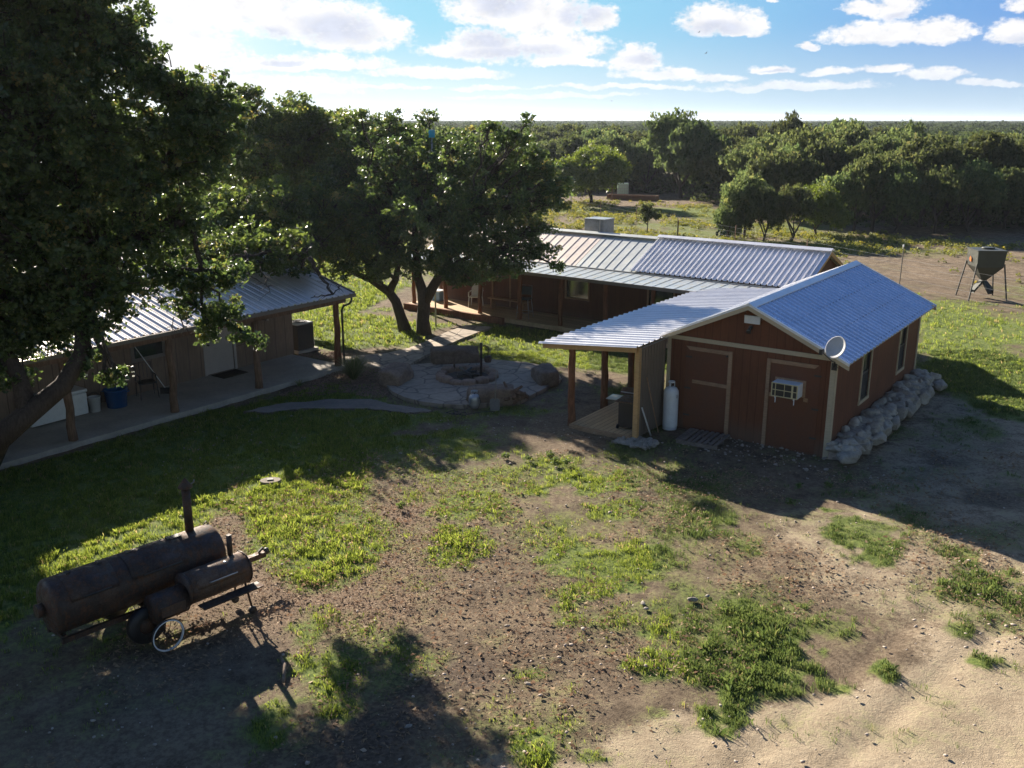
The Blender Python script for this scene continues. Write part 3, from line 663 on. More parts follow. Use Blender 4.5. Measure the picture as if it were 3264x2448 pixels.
# ------------------------------------------------------------------ ribbed roof sheet
def ribbed(mb, x0, x1, y0, y1, z0, z1, pitch, ht, axis='y', style='rib', thick=.012, plane=None):
    """sheet lying over (x0..x1, y0..y1); ribs repeat along 'axis'; z goes z0->z1 across the other axis"""
    L0, L1 = (y0, y1) if axis == 'y' else (x0, x1)
    ts = [L0]; hs = [0.0]; n = int(round((L1 - L0) / pitch)); p = (L1 - L0) / n
    for i in range(n):
        b = L0 + i * p
        if style == 'rib':
            for a, h in ((.06, 0), (.16, ht), (.30, ht), (.40, 0), (.62, 0), (.66, ht * .22), (.72, 0)): ts.append(b + a * p); hs.append(h)
        elif style == 'wave':
            for j in range(1, 9): ts.append(b + j / 8 * p); hs.append(ht * .5 * (1 - math.cos(2 * PI * j / 8)))
        elif style == 'seam':
            for a, h in ((.475, 0), (.48, ht), (.515, ht), (.52, 0)): ts.append(b + a * p); hs.append(h)
    ts.append(L1); hs.append(0.0)
    vs = []
    for dz in (0, -thick):
        for t, h in zip(ts, hs):
            if axis == 'y': vs += [(x0, t, z0 + h + dz), (x1, t, z1 + h + dz)]
            else: vs += [(t, y0, z0 + h + dz), (t, y1, z1 + h + dz)]
    m = len(ts); fs = []
    for i in range(m - 1):
        a = 2 * i; b = 2 * m + 2 * i
        fs += [(a, a + 1, a + 3, a + 2), (b, b + 2, b + 3, b + 1), (a, a + 2, b + 2, b), (a + 1, b + 1, b + 3, a + 3)]
    fs += [(0, 2 * m, 2 * m + 1, 1), (2 * m - 2, 2 * m - 1, 4 * m - 1, 4 * m - 2)]
    mb.add(vs, fs)
    return mb
def wall_grid(mb, axis, k0, k1, a0, a1, z0, z1, holes):
    """wall slab between k0..k1 on the normal axis, spanning a0..a1 x z0..z1 with rectangular holes (a0,a1,z0,z1)"""
    As = sorted({a0, a1} | {h[0] for h in holes} | {h[1] for h in holes}); Zs = sorted({z0, z1} | {h[2] for h in holes} | {h[3] for h in holes})
    for i in range(len(As) - 1):
        for j in range(len(Zs) - 1):
            ca, cz = (As[i] + As[i + 1]) / 2, (Zs[j] + Zs[j + 1]) / 2
            if any(h[0] < ca < h[1] and h[2] < cz < h[3] for h in holes): continue
            if axis == 'x': mb.box(k0, k1, As[i], As[i + 1], Zs[j], Zs[j + 1])
            else: mb.box(As[i], As[i + 1], k0, k1, Zs[j], Zs[j + 1])
    return mb

# ------------------------------------------------------------------ red shed (front right)
T = -R(35.5)
def red_shed():
    r = empty('red_shed', (*BO, 0), T, 'red brown wooden shed with a blue grey ribbed gable roof and cream corner trim', 'shed')
    Wd, L = 4.15, 8.0; xr = -2.05; zr = 3.29; ze = 2.355; sl = (zr - ze) / 2.05
    holes = [(2.22, 2.95, .78, 2.03), (5.78, 6.50, .78, 2.03)]
    m = MB(); wall_grid(m, 'x', -.1, 0, 0, L, -.15, ze, holes)
    m.box(-Wd, -Wd + .1, 0, L, -.15, ze)
    for y0 in (0, L - .1):   # gable walls as pentagon prisms
        yy0, yy1 = (y0, y0 + .1)
        m.prism([(-Wd + .1, yy0, -.15), (-.1, yy0, -.15), (-.1, yy0, ze - .01 + .1 * sl), (xr, yy0, zr), (-Wd + .1, yy0, ze - .01 + .1 * sl)], (0, .1, 0))
    wl = m.build('wall', M['barn_red'], r)
    # roof: two slopes
    def slope(name, x0, x1, z0, z1, material, pitch, ht, style):
        return ribbed(MB(), x0, x1, -.22, L + .22, z0, z1, pitch, ht, 'y', style).build(name, material, r)
    slope('roof', xr, .34, zr + .07, zr + .07 - 2.39 * sl, M['galv_blue'], .26, .046, 'wave')
    slope('roof', -Wd - .12, xr, zr + .07 - (Wd + .12 + xr) * sl, zr + .07, M['galv_light'], .21, .04, 'rib')
    sc = MB()
    for i in range(31):
        for t_ in (.08, .38, .68, .97):
            x = xr + 2.36 * t_; z = zr + .07 - (x - xr) * sl; y = min(-.1 + i * .26, 7.9); sc.box(x - .008, x + .008, y + .005, y + .021, z + .03, z + .046)
    sc.build('roof_screws', M['dark_metal'], r)['kind'] = 'stuff'
    c = MB(); q = .16
    c.prism([(xr - q * 1.3, -.25, zr + .108 - q * 1.3 * sl), (xr, -.25, zr + .115), (xr + q, -.25, zr + .108 - q * sl), (xr + q, -.25, zr + .125 - q * sl), (xr, -.25, zr + .135), (xr - q * 1.3, -.25, zr + .125 - q * 1.3 * sl)], (0, L + .5, 0))
    c.build('ridge_cap', M['ridge_white'], r)
    # rake boards on both gables, metal edge strip over them
    for y0 in (-.26, L + .20):
        for s in (-1, 1):
            x1 = .36 if s > 0 else -Wd - .14; z1 = zr + .075 - abs(x1 - xr) * sl
            MB().prism([(xr, y0, zr + .09), (x1, y0, z1 + .015), (x1, y0, z1 - .11), (xr, y0, zr - .035)], (0, .045, 0)).build('rake_board', M['trim'], r)
            MB().prism([(xr, y0 - .012, zr + .125), (x1, y0 - .012, z1 + .05), (x1, y0 - .012, z1 - .01), (xr, y0 - .012, zr + .065)], (0, .07, 0)).build('rake_flashing', M['ridge_white'], r)
    t = MB()
    t.box(-.105, .012, -.028, -.002, -.1, ze + .0); t.box(.002, .026, -.028, .10, -.1, ze - .02)
    t.build('corner_trim', M['trim'], r)
    MB().box(-Wd - .02, -Wd + .07, -.028, -.002, -.1, ze + .07).build('corner_trim', M['trim'], r)
    t = MB(); t.box(.002, .026, L - .09, L + .02, -.1, ze - .02); t.build('corner_trim', M['trim'], r)
    MB().box(-Wd + .07, -.105, -.026, -.002, 2.27, 2.37).build('fascia_board', M['trim'], r)
    MB().box(-Wd, .33, L + .02, L + .04, ze - .12, ze - .02).build('fascia_board', M['trim'], r)
    s = MB(); s.box(-.02, .30, .0, L, ze - .135, ze - .115); s.build('soffit', M['trim'], r)
    # double plywood doors with their raw batten boards
    d = MB().box(-3.66, -2.56, -.012, -.002, .03, 2.13).build('door', M['barn_plain'], r)
    b = MB(); b.prism([(-3.66, -.036, 2.14), (-2.55, -.036, 2.14), (-2.55, -.036, 2.05), (-3.56, -.036, 2.05)], (0, .022, 0)); b.build('batten', M['rawboard'], d)
    MB().box(-2.545, -2.45, -.040, -.003, -.02, 2.145).build('batten', M['rawboard'], d)
    MB().box(-3.46, -2.55, -.036, -.014, 1.22, 1.305).build('batten', M['rawboard'], d)
    d = MB().box(-1.485, -.32, -.012, -.002, .0, 2.12).build('door', M['barn_plain'], r)
    MB().box(-1.585, -1.495, -.040, -.003, -.03, 2.125).build('batten', M['rawboard'], d)
    b = MB(); b.prism([(-1.49, -.036, 2.125), (-.36, -.036, 2.125), (-.46, -.036, 2.035), (-1.49, -.036, 2.035)], (0, .022, 0)); b.build('batten', M['rawboard'], d)
    MB().box(-.66, -.56, -.034, -.014, 1.215, 1.305).build('batten', M['rawboard'], d)
    MB().box(-1.49, -1.36, -.034, -.014, 1.215, 1.305).build('batten', M['rawboard'], d)
    for z in (.35, 1.05, 1.85):
        MB().box(-3.67, -3.50, -.020, -.0125, z, z + .04).build('hinge', M['dark_metal'], r)
        MB().box(-.46, -.30, -.020, -.0125, z, z + .04).build('hinge', M['dark_metal'], r)
    hs = MB(); hs.box(-2.60, -2.57, -.06, -.012, 2.0, 2.04); hs.build('latch', M['dark_metal'], d)
    # side windows
    for a0, a1, z0, z1 in holes:
        f = MB(); q = .055
        for A in ((a0 - q, a0, z0 - q, z1 + q), (a1, a1 + q, z0 - q, z1 + q), (a0, a1, z1, z1 + q), (a0 - q - .03, a1 + q + .03, z0 - q - .03, z0)):
            f.box(-.05, .03, *A)
        fr = f.build('window', M['trim'], r)
        MB().box(-.06, -.045, a0, a1, z0, z1).build('pane', M['glass'], fr)
        mm = (z0 + z1) / 2 + .04
        MB().box(-.032, -.026, a0, a1, z0, mm).build('insect_screen', M['screen'], fr)
        sgl = MB(); sgl.box(-.05, -.015, a0, a1, mm - .018, mm + .018)
        for A in ((a0, a0 + .03, z0, z1), (a1 - .03, a1, z0, z1), (a0, a1, z1 - .03, z1), (a0, a1, z0, z0 + .03)): sgl.box(-.045, -.02, *A)
        sgl.build('sash', M['black'], fr)
    # blank white plate and flood lamp under the apex
    MB().box(-2.22, -1.83, -.03, -.004, 2.89, 3.08).build('gable_plate', M['white_enamel'], r, .008)
    fl = MB(); fl.lathe([(0, 0), (.045, 0), (.05, -.03), (.02, -.04), (0, -.04)], (-2.05, -.002, 2.80), 'y'); 
    fl.tube([(-2.05, -.03, 2.80), (-2.05, -.10, 2.76)], .022, 8); fl.tube([(-2.05, -.07, 2.79), (-2.05, -.15, 2.70)], [.03, .065], 12)
    fl.build('flood_lamp', M['dark_metal'], r)
    st = MB(); st.box(-Wd, 0, .0, .0001, 0, 0)
    return r
shed = red_shed()

def lean_to():
    r = empty('lean_to_porch', (*BO, 0), T, 'open lean-to porch with sloping silver ribbed roof on cedar posts beside the red shed', 'porch')
    ribbed(MB(), -6.95, -4.16, -1.72, 8.25, 2.08, 2.345, .295, .034, 'y', 'rib').build('roof', M['galv_light'], r)
    for x, y, h in ((-6.1, -1.42, 2.10), (-6.15, .35, 2.10), (-6.45, 2.4, 2.07), (-6.45, 5.2, 2.07)):
        lean = random.uniform(-.04, .04)
        pts = [(x + lean * t + random.uniform(-.012, .012), y + random.uniform(-.012, .012), -.1 + t * (h + .08)) for t in (0, .15, .3, .45, .6, .75, .9, 1)]
        MB().tube(pts, [.105, .1, .092, .095, .088, .09, .084, .084], 12, wob=.07).build('post', M['cedar'], r)
    MB().box(-4.27, -4.15, -1.56, -1.44, -.1, 2.30).build('post', M['newpine'], r, .004)
    for y in (-1.64, 1.2, 4.2, 7.2):
        MB().prism([(-6.85, y, 2.065), (-4.2, y, 2.315), (-4.2, y, 2.20), (-6.85, y, 1.95)], (0, .045, 0)).build('rafter', M['newpine'], r)
    MB().box(-6.3, -6.16, -1.58, 8.2, 1.98, 2.12).build('beam', M['newpine'], r)
    for x, z in ((-5.6, 2.14), (-4.9, 2.205)):
        MB().box(x, x + .09, -1.58, 8.2, z, z + .05).build('purlin', M['newpine'], r)
    m = MB().box(-6.0, -4.30, -1.62, 2.6, .03, .10); dk = m.build('deck', M['deck'], r)
    m = MB().box(-6.02, -4.28, -1.66, -1.625, -.05, .095); m.build('deck_edge', M['rawboard'], r)
    # corrugated screen wall and its frame
    w = MB(); pitch = .15; n = int(1.42 / pitch); ys = [-1.43 + i * pitch / 4 for i in range(4 * n + 1)]
    vs = []; 
    for y in ys:
        k = round((y + 1.43) / (pitch / 4)) % 4; dx = (0, .030, .030, 0)[k]
        vs += [(-4.195 + dx, y, .03), (-4.195 + dx, y, 2.27), (-4.203 + dx, y, .03), (-4.203 + dx, y, 2.27)]
    fs = []
    for i in range(len(ys) - 1):
        a = 4 * i; fs += [(a, a + 4, a + 5, a + 1), (a + 2, a + 3, a + 7, a + 6), (a + 1, a + 5, a + 7, a + 3)]
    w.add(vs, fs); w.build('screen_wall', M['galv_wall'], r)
    for za, zb_ in ((2.2, 2.285), (1.1, 1.18)): MB().box(-4.24, -4.205, -1.44, -.03, za, zb_).build('girt', M['newpine'], r)
    MB().box(-4.19, -4.165, -1.44, -.03, 2.262, 2.29).build('top_flashing', M['galv_pipe'], r)
    return r
lean_to()

# things by the shed front
def propane_tall():
    p = BF(-3.90, -.26)
    t = empty('propane_cylinder', (*p, 0), 0, 'tall white propane cylinder standing by the shed corner', 'gas cylinder')
    m = MB(); m.lathe([(0, .04), (.15, .04), (.185, .08), (.186, .12), (.187, .92), (.18, 1.0), (.14, 1.07), (.07, 1.105), (.04, 1.11), (0, 1.11)], n=32); m.build('tank_body', M['white_enamel'], t)
    MB().lathe([(.165, 0), (.175, .0), (.178, .05), (.165, .05), (.165, 0)], n=32).build('foot_ring', M['white_enamel'], t)
    c = MB()
    for a in (30, 150, 270): c.box(-.012, .012, .070, .082, 1.08, 1.23, Matrix.Rotation(R(a), 4, 'Z'))
    c.lathe([(.070, 1.21), (.085, 1.21), (.085, 1.245), (.070, 1.245), (.070, 1.21)], n=20); c.build('collar', M['white_enamel'], t)
    MB().tube([(0, 0, 1.1), (0, 0, 1.18)], .022).tube([(0, 0, 1.15), (.10, 0, 1.13)], .012).build('valve', M['dark_metal'], t)
    lb = MB(); a0 = R(-60)
    for i in range(4):
        a = a0 + i * .12; b = a + .12; q = .1885
        lb.add([(q * math.cos(a), q * math.sin(a), .84), (q * math.cos(b), q * math.sin(b), .84), (q * math.cos(b), q * math.sin(b), .93), (q * math.cos(a), q * math.sin(a), .93)], [(0, 1, 2, 3)])
    lb.build('tank_sticker', simple('faded_sticker', (0.50, 0.50, 0.53), .5), t)
propane_tall()
def sat_dish():
    p = BF(-.02, -.03)
    t = empty('satellite_dish', (*p, 2.25), T, 'grey satellite dish bracketed on the front right corner of the shed roof', 'satellite dish')
    m = MB(); rr = .235; prof_in = [(0, .0), (.08, .008), (.15, .027), (.20, .05), (rr, .068)]
    pr_ = prof_in + [(rr + .008, .064)] + [(a, b - .012) for a, b in reversed(prof_in)]
    m.lathe(pr_, n=40, smooth=True); d = m.build('reflector', M['stone_dish'], t)
    d.location = (.10, -.30, .40); d.rotation_euler = (R(62), 0, R(-18)); d.scale = (1.0, 1.08, 1)
    a = MB(); a.tube([(.08, -.20, .05), (.02, -.32, .10), (-.13, -.60, .34)], .012, 8); a.build('feed_arm', M['dark_metal'], t)
    h = MB(); h.box(-.17, -.09, -.70, -.58, .30, .42); h.tube([(-.13, -.60, .36), (-.12, -.56, .37)], .035); h.build('receiver', M['dark_metal'], t, .01)
    b = MB(); b.tube([(0, .0, -.12), (0, -.10, -.08), (.04, -.16, .04), (.06, -.22, .34)], .02, 10); b.box(-.06, .06, -.03, 0, -.18, -.02); b.box(.02, .10, -.26, -.20, .26, .38); b.build('mast_bracket', M['dark_metal'], t)
    MB().tube([(.02, -.14, .0), (.12, -.1, -.10), (.24, 0, -.06), (.3, .2, .05)], .006, 6).build('cable', M['black'], t)
sat_dish()
def window_ac():
    t = empty('window_air_conditioner', (*BF(-1.0, 0), 1.34), T, 'white boxed window air conditioner jutting from the right shed door', 'air conditioner')
    x0, x1, y0, z1 = -.31, .31, -.40, .33
    m = MB(); m.box(x0, x1, y0 + .03, -.04, .0, z1); m.build('casing', M['white_enamel'], t, .01)
    MB().box(x0 + .02, x1 - .02, y0 + .018, y0 + .028, .02, z1 - .02).build('coil_grille', M['black'], t)
    f = MB()
    for xa, xb in ((x0, x0 + .022), (x1 - .022, x1), (x0 + .09, x0 + .105), (x1 - .145, x1 - .105)): f.box(xa, xb, y0, y0 + .016, 0, z1)
    for za, zb in ((0, .02), (z1 - .02, z1), (.155, .17)): f.box(x0 + .022, x1 - .022, y0 + .003, y0 + .017, za, zb)
    f.box(-.006, .004, y0 + .004, y0 + .015, .02, z1 - .02)
    f.build('front_frame', M['cream'], t)
    MB().box(x0 - .05, x1 + .06, -.04, -.014, -.03, z1 + .04).build('opening_trim', M['rawboard'], t)
    for x in (-.22, .22):
        MB().bar((x, -.38, -.02), (x, -.04, -.02), .02, .03).bar((x, -.33, -.03), (x, -.33, -.16), .018, .018).build('support_bracket', M['white_enamel'], t)
window_ac()
def pallet():
    t = empty('wooden_pallet', (*BF(-2.82, -.66), 0), T + R(4), 'weathered grey wooden pallet lying on the dirt before the shed door', 'pallet')
    for i in range(8):
        x = -.5 + i * .135 + random.uniform(-.01, .01); MB().box(x, x + (.125 if i < 1 else .075), -.5, .5, .09, .108).build('slat', M['lime_dark'] if False else M['grey_pallet'], t)
    for y in (-.48, -.02, .44): MB().box(-.5, .53, y, y + .04, .0, .088).build('stringer', M['grey_pallet'], t)
M['grey_pallet'] = woodm('weathered_grey_pallet', (0.20, 0.165, 0.14), 0.85, (2, 2, 2), 6.0, 0.3)
pallet()
def leaning(name, a, b, w, m, label, cat, flat=False):
    a, b = Vector(a), Vector(b); mb = MB()
    (mb.bar(a, b, w, w * .5) if flat else mb.tube([a, b], w / 2, 8))
    return tag(mb.build(name, M[m]), label, cat)
p0, p1 = BF(-4.02, -1.05), BF(-4.14, -1.35)
leaning('plastic_pipe', (*p0, 0), (*p1, .78), .04, 'white_plastic', 'short white pipe leaning against the corrugated screen wall', 'pipe')
p0, p1 = BF(-3.98, -.72), BF(-4.14, -1.15)
leaning('garden_tool_handle', (*p0, 0), (*p1, 1.50), .028, 'rawboard', 'long thin wooden handle leaning on the corrugated screen wall', 'tool handle')
rp = [BF(-4.25 + rng.uniform(-.3, .65), -1.72 + rng.uniform(-.35, .35)) for _ in range(150)]
rocks_stuff('rubble_pile', 'small broken stones heaped at the foot of the pale pine porch post', 'rubble', [(a, b, rng.uniform(0, .05)) for a, b in rp], rng.uniform(.03, .11, 150), M['lime'], 2)
def grill():
    t = empty('barrel_grill', (*BF(-4.62, -.95), .10), T + R(6), 'dark grill on a black cabinet with its lid half raised under the lean-to porch', 'grill')
    MB().box(-.25, .30, -.28, .28, .04, .68).build('cabinet', M['black'], t, .01)
    MB().box(-.32, .32, -.32, .30, .68, .72).build('side_shelf', M['rust_light'], t, .008)
    MB().box(-.62, -.32, -.22, .22, .69, .71).build('side_shelf', M['galv_pipe'], t)
    m = MB(); n = 10; vs = []; 
    for i in range(n + 1):
        a = R(20 + 125 * i / n)
        for x in (-.24, .30): vs += [(x, -.02 + .27 * math.cos(a), .74 + .27 * math.sin(a)), (x, -.02 + .255 * math.cos(a), .74 + .255 * math.sin(a))]
    fs = []
    for i in range(n):
        k = 4 * i; fs += [(k, k + 4, k + 6, k + 2), (k + 1, k + 3, k + 7, k + 5), (k, k + 1, k + 5, k + 4), (k + 2, k + 6, k + 7, k + 3)]
    m.add(vs, fs, False)
    for x in (-.24, .295): m.prism([(x, -.02 + .26 * math.cos(R(20 + 125 * i / n)), .74 + .26 * math.sin(R(20 + 125 * i / n))) for i in range(n + 1)], (.006, 0, 0))
    m.build('lid', M['rust_light'], t)
    MB().tube([(-.2, -.26, .95), (.24, -.26, .95)], .013).build('lid_handle', M['galv_pipe'], t)
    for x in (-.25, .27): MB().lathe([(0, -.02), (.06, -.02), (.06, .02), (0, .02)], (x, -.29, .05), 'x', 16).build('wheel', M['black'], t)
grill()

# boulders and rubble along the shed's right side
blab = ['large flat topped pale boulder at the front corner of the shed', 'low grey white boulder second from the shed front corner', 'rounded tan boulder third along the shed wall', 'broad pale boulder under the first shed window',
        'blue grey boulder just past the first shed window', 'upright cream boulder halfway along the shed wall', 'squat brown grey boulder past the middle of the shed wall', 'tall tan boulder between the two shed windows',
        'rounded grey boulder below the second shed window', 'narrow pale boulder near the far end of the row', 'sunlit white boulder at the far end of the row']
bx = [(.50, -.10, .66, .95, .40), (.60, .78, .5, .66, .38), (.70, 1.50, .46, .74, .46), (.62, 2.25, .5, .72, .44), (.72, 2.98, .44, .66, .42), (.68, 3.66, .42, .60, .52),
      (.74, 4.36, .46, .74, .44), (.70, 5.10, .44, .66, .50), (.74, 5.82, .46, .66, .46), (.74, 6.55, .42, .62, .42), (.86, 7.45, .5, .7, .40)]
for i, (x, y, sx, sy, sz) in enumerate(bx):
    rock('boulder', (*BF(x, y), -.04), (sx * .98, sy * 1.15, sz * 1.02), 40 + i, M['lime'], T + random.uniform(-.2, .2), 4, blab[i], 'boulder', 'boulders along the shed wall', .16, .55)
rub = []
for _ in range(420):
    y = rng.uniform(-.05, 7.9); x = rng.uniform(.06, .62); rub.append((*BF(x, y), .34 * (1 - (x - .1) * .35) + rng.uniform(-.14, .05)))
rocks_stuff('wall_rubble', 'broken limestone rubble filled in between the boulders and the shed wall', 'rubble', rub, rng.uniform(.07, .26, len(rub)), M['lime'], 3, .75)
fil = MB().prism([(.03, -.02, -.1), (.55, .1, -.1), (.5, .1, .24), (.03, -.02, .30)], (0, 7.8, 0)).build('rubble_bank', M['pebble']); fil.location = (*BF(0, 0), 0); fil.rotation_euler = (0, 0, T); tag(fil, 'bank of gravel under the limestone rubble beside the shed', 'gravel', kind='stuff')
rp = [BF(rng.uniform(-3.2, .3), -rng.uniform(.0, 1) ** 1.6 * 1.3 - .04) for _ in range(90)]
rocks_stuff('footing_stones', 'loose stones strewn along the foot of the shed front', 'stones', [(a, b, 0) for a, b in rp], np.abs(rng.normal(.01, .03, 90)) + .015, M['lime_dark'], 2)

# ------------------------------------------------------------------ beige house with long porch (left)
def house():
    r = empty('beige_house', (*LO, 0), T, 'low beige house with a ribbed metal roof and a long concrete porch on the left', 'house')
    E0, E1 = -17.0, .26; xw = -2.38; ze = 2.36; k = .265
    zw = ze + (.28 - xw) * k - .1; xrd = -5.6; zr = ze + (.28 - xrd) * k
    m = MB(); holes = [(-3.16, -2.14, .10, 2.18)]
    wall_grid(m, 'x', xw - .12, xw, E0, E1, -.1, zw, holes)
    m.prism([(xw - .12, E1 - .12, -.1), (xrd * 2 - xw + .12, E1 - .12, -.1), (xrd * 2 - xw + .12, E1 - .12, zw), (xrd, E1 - .12, zr - .12), (xw - .12, E1 - .12, zw)], (0, .12, 0))
    m.box(xrd * 2 - xw, xrd * 2 - xw + .12, E0, E1, -.1, zw)
    m.build('wall', M['house_wall'], r)
    ribbed(MB(), xrd, .28, E0 - .5, E1 + .24, zr, ze, .245, .034, 'y', 'rib').build('roof', M['house_roof'], r)
    ribbed(MB(), xrd * 2 - .28, xrd, E0 - .5, E1 + .24, ze, zr, .245, .034, 'y', 'rib').build('roof', M['house_roof'], r)
    c = MB(); c.prism([(xrd - .2, E0 - .5, zr + .03 - .06), (xrd, E0 - .5, zr + .05), (xrd + .2, E0 - .5, zr - .03), (xrd + .2, E0 - .5, zr - .01), (xrd, E0 - .5, zr + .07), (xrd - .2, E0 - .5, zr - .01)], (0, E1 - E0 + .76, 0)); c.build('ridge_cap', M['gutter'], r)
    MB().prism([(xrd, E1 + .21, zr + .05), (.30, E1 + .21, ze + .045), (.30, E1 + .21, ze - .10), (xrd, E1 + .21, zr - .10)], (0, .04, 0)).build('rake_board', M['gutter'], r)
    MB().prism([(.0, E1 - .2, ze - .02), (xrd, E1 - .2, zr - .14), (xrd, E1 - .2, zr - .28), (.0, E1 - .2, ze - .16)], (0, .1, 0)).build('rafter', M['cedar_grey'], r)
    g = MB(); prof = [(.26, ze - .10), (.26, ze + .0), (.275, ze + .0), (.275, ze - .085), (.345, ze - .085), (.355, ze - .0), (.370, ze - .0), (.362, ze - .10)]
    g.prism([(a, E0 - .5, b) for a, b in prof], (0, E1 - E0 + .72, 0)); g.build('gutter', M['gutter'], r)
    MB().tube([(.32, E1 + .06, ze - .08), (.32, E1 + .06, ze - .20), (.26, E1 + .02, ze - .30), (.15, E1 - .12, ze - .36), (.10, E1 - .16, ze - .48), (.10, E1 - .16, .14)], .034, 10).build('downspout', M['dark_metal'], r)
    MB().box(-.12, .02, E0, E1 + .1, 2.06, 2.24).build('beam', M['cedar_grey'], r)
    for i, y in enumerate((0, -3.15, -5.95, -8.8, -11.7, -14.6)):
        pts = [(-.05 + random.uniform(-.02, .02), y + random.uniform(-.02, .02), .05 + t * 2.05) for t in (0, .2, .4, .6, .8, 1)]
        MB().tube(pts, [.115, .105, .095, .10, .09, .095], 12, wob=.06).build('post', M['cedar'] if i == 0 else M['cedar_grey'], r)
    # door
    f = MB(); f.box(xw - .02, xw + .03, -3.24, -3.16, .1, 2.26); f.box(xw - .02, xw + .03, -2.14, -2.06, .1, 2.26); f.box(xw - .02, xw + .03, -3.16, -2.14, 2.18, 2.26); 
    fr = f.build('door_frame', M['door_paint'], r)
    d = MB(); wall_grid(d, 'x', xw - .07, xw - .03, -3.155, -2.145, .11, 2.175, [(-2.95, -2.35, 1.45, 2.02)]); dd = d.build('door', M['door_paint'], r)
    MB().box(xw - .06, xw - .05, -2.95, -2.35, 1.45, 2.02).build('pane', M['glass'], dd)
    q = MB()
    for y in (-2.76, -2.55): q.box(xw - .05, xw - .026, y - .012, y + .012, 1.45, 2.02)
    q.box(xw - .05, xw - .028, -2.95, -2.35, 1.72, 1.745); q.build('muntin', M['door_paint'], dd)
    MB().lathe([(0, 0), (.03, .0), (.03, .02), (.012, .03), (.03, .05), (.028, .075), (0, .08)], (xw - .03, -3.05, 1.02), 'x').build('door_knob', M['dark_metal'], dd)
    MB().lathe([(0, 0), (.028, 0), (.028, .025), (0, .028)], (xw - .03, -3.05, 1.18), 'x').build('door_lock', M['dark_metal'], dd)
    w = MB()
    for y in (-6.6, -5.2): pass
    wf = MB(); wall_grid(wf, 'x', xw, xw + .03, -5.6, -4.5, 1.0, 2.1, [(-5.5, -4.6, 1.1, 2.0)]); wfo = wf.build('window', M['gutter'], r)
    MB().box(xw + .004, xw + .012, -5.5, -4.6, 1.1, 2.0).build('pane', M['glass'], wfo)
    s = MB().box(xw, .16, E0, .16, -.1, .10).build('porch_slab', M['concrete'], r)
    return r
house()
def LP(a, b): return LF(a, b)
def wreath():
    t = empty('wall_wreath', (*LP(-2.36, -.95), 1.62), T, 'dark twig wreath with a pale ribbon on the beige house wall', 'wreath')
    m = MB()
    for k in range(26):
        a = 2 * PI * k / 26; rr = .17
        p = Vector((.05, rr * math.cos(a), rr * math.sin(a))); q = p + Vector((random.uniform(-.03, .07), random.uniform(-.12, .12), random.uniform(-.12, .12)))
        m.tube([p * .9, p, q], [.018, .02, .004], 5)
    m.lathe([(.15, 0), (.19, .03), (.15, .06), (.12, .03), (.15, 0)], (.02, 0, 0), 'x', 20); m.build('twig_ring', M['black'], t)
    MB().prism([(.09, .10, .06), (.09, .17, .0), (.09, .15, -.22), (.09, .08, -.20), (.09, .07, -.04)], (.015, 0, 0)).build('ribbon', M['lime_dark'], t)
wreath()
def condenser():
    t = empty('air_condenser_unit', (*LP(-3.0, 1.05), 0), T, 'square dark air conditioning condenser with a pale top at the end of the beige house', 'air conditioner')
    MB().box(-.45, .45, -.45, .45, -.03, .06).build('pad', M['concrete'], t)
    m = MB(); wall = .36; m.box(-wall, wall, -wall, wall, .06, .92)
    m.build('louvred_case', M['ac_dark'], t, .03)
    lv = MB()
    for i in range(16): z = .12 + i * .047; lv.box(-wall - .008, wall + .008, -wall - .008, wall + .008, z, z + .012)
    lv.build('louvres', M['ac_dark'], t)
    MB().box(-.375, .375, -.375, .375, .922, .96).build('top_cover', M['ac_top'], t, .02)
    g = MB()
    for rr in (.09, .16, .23, .29): g.lathe([(rr - .006, .972), (rr + .006, .972), (rr + .006, .984), (rr - .006, .984), (rr - .006, .972)], n=28)
    for k in range(8): g.bar((0, 0, .978), (.29 * math.cos(k * PI / 4), .29 * math.sin(k * PI / 4), .978), .008, .008)
    g.build('fan_guard', M['dark_metal'], t)
condenser()
MBx = MB().box(-.30, .30, -.45, .45, .0, .018).build('door_mat', M['mat']); MBx.location = (*LP(-1.98, -2.65), .102); MBx.rotation_euler = (0, 0, T); tag(MBx, 'dark brown mat on the porch before the pale door', 'doormat')
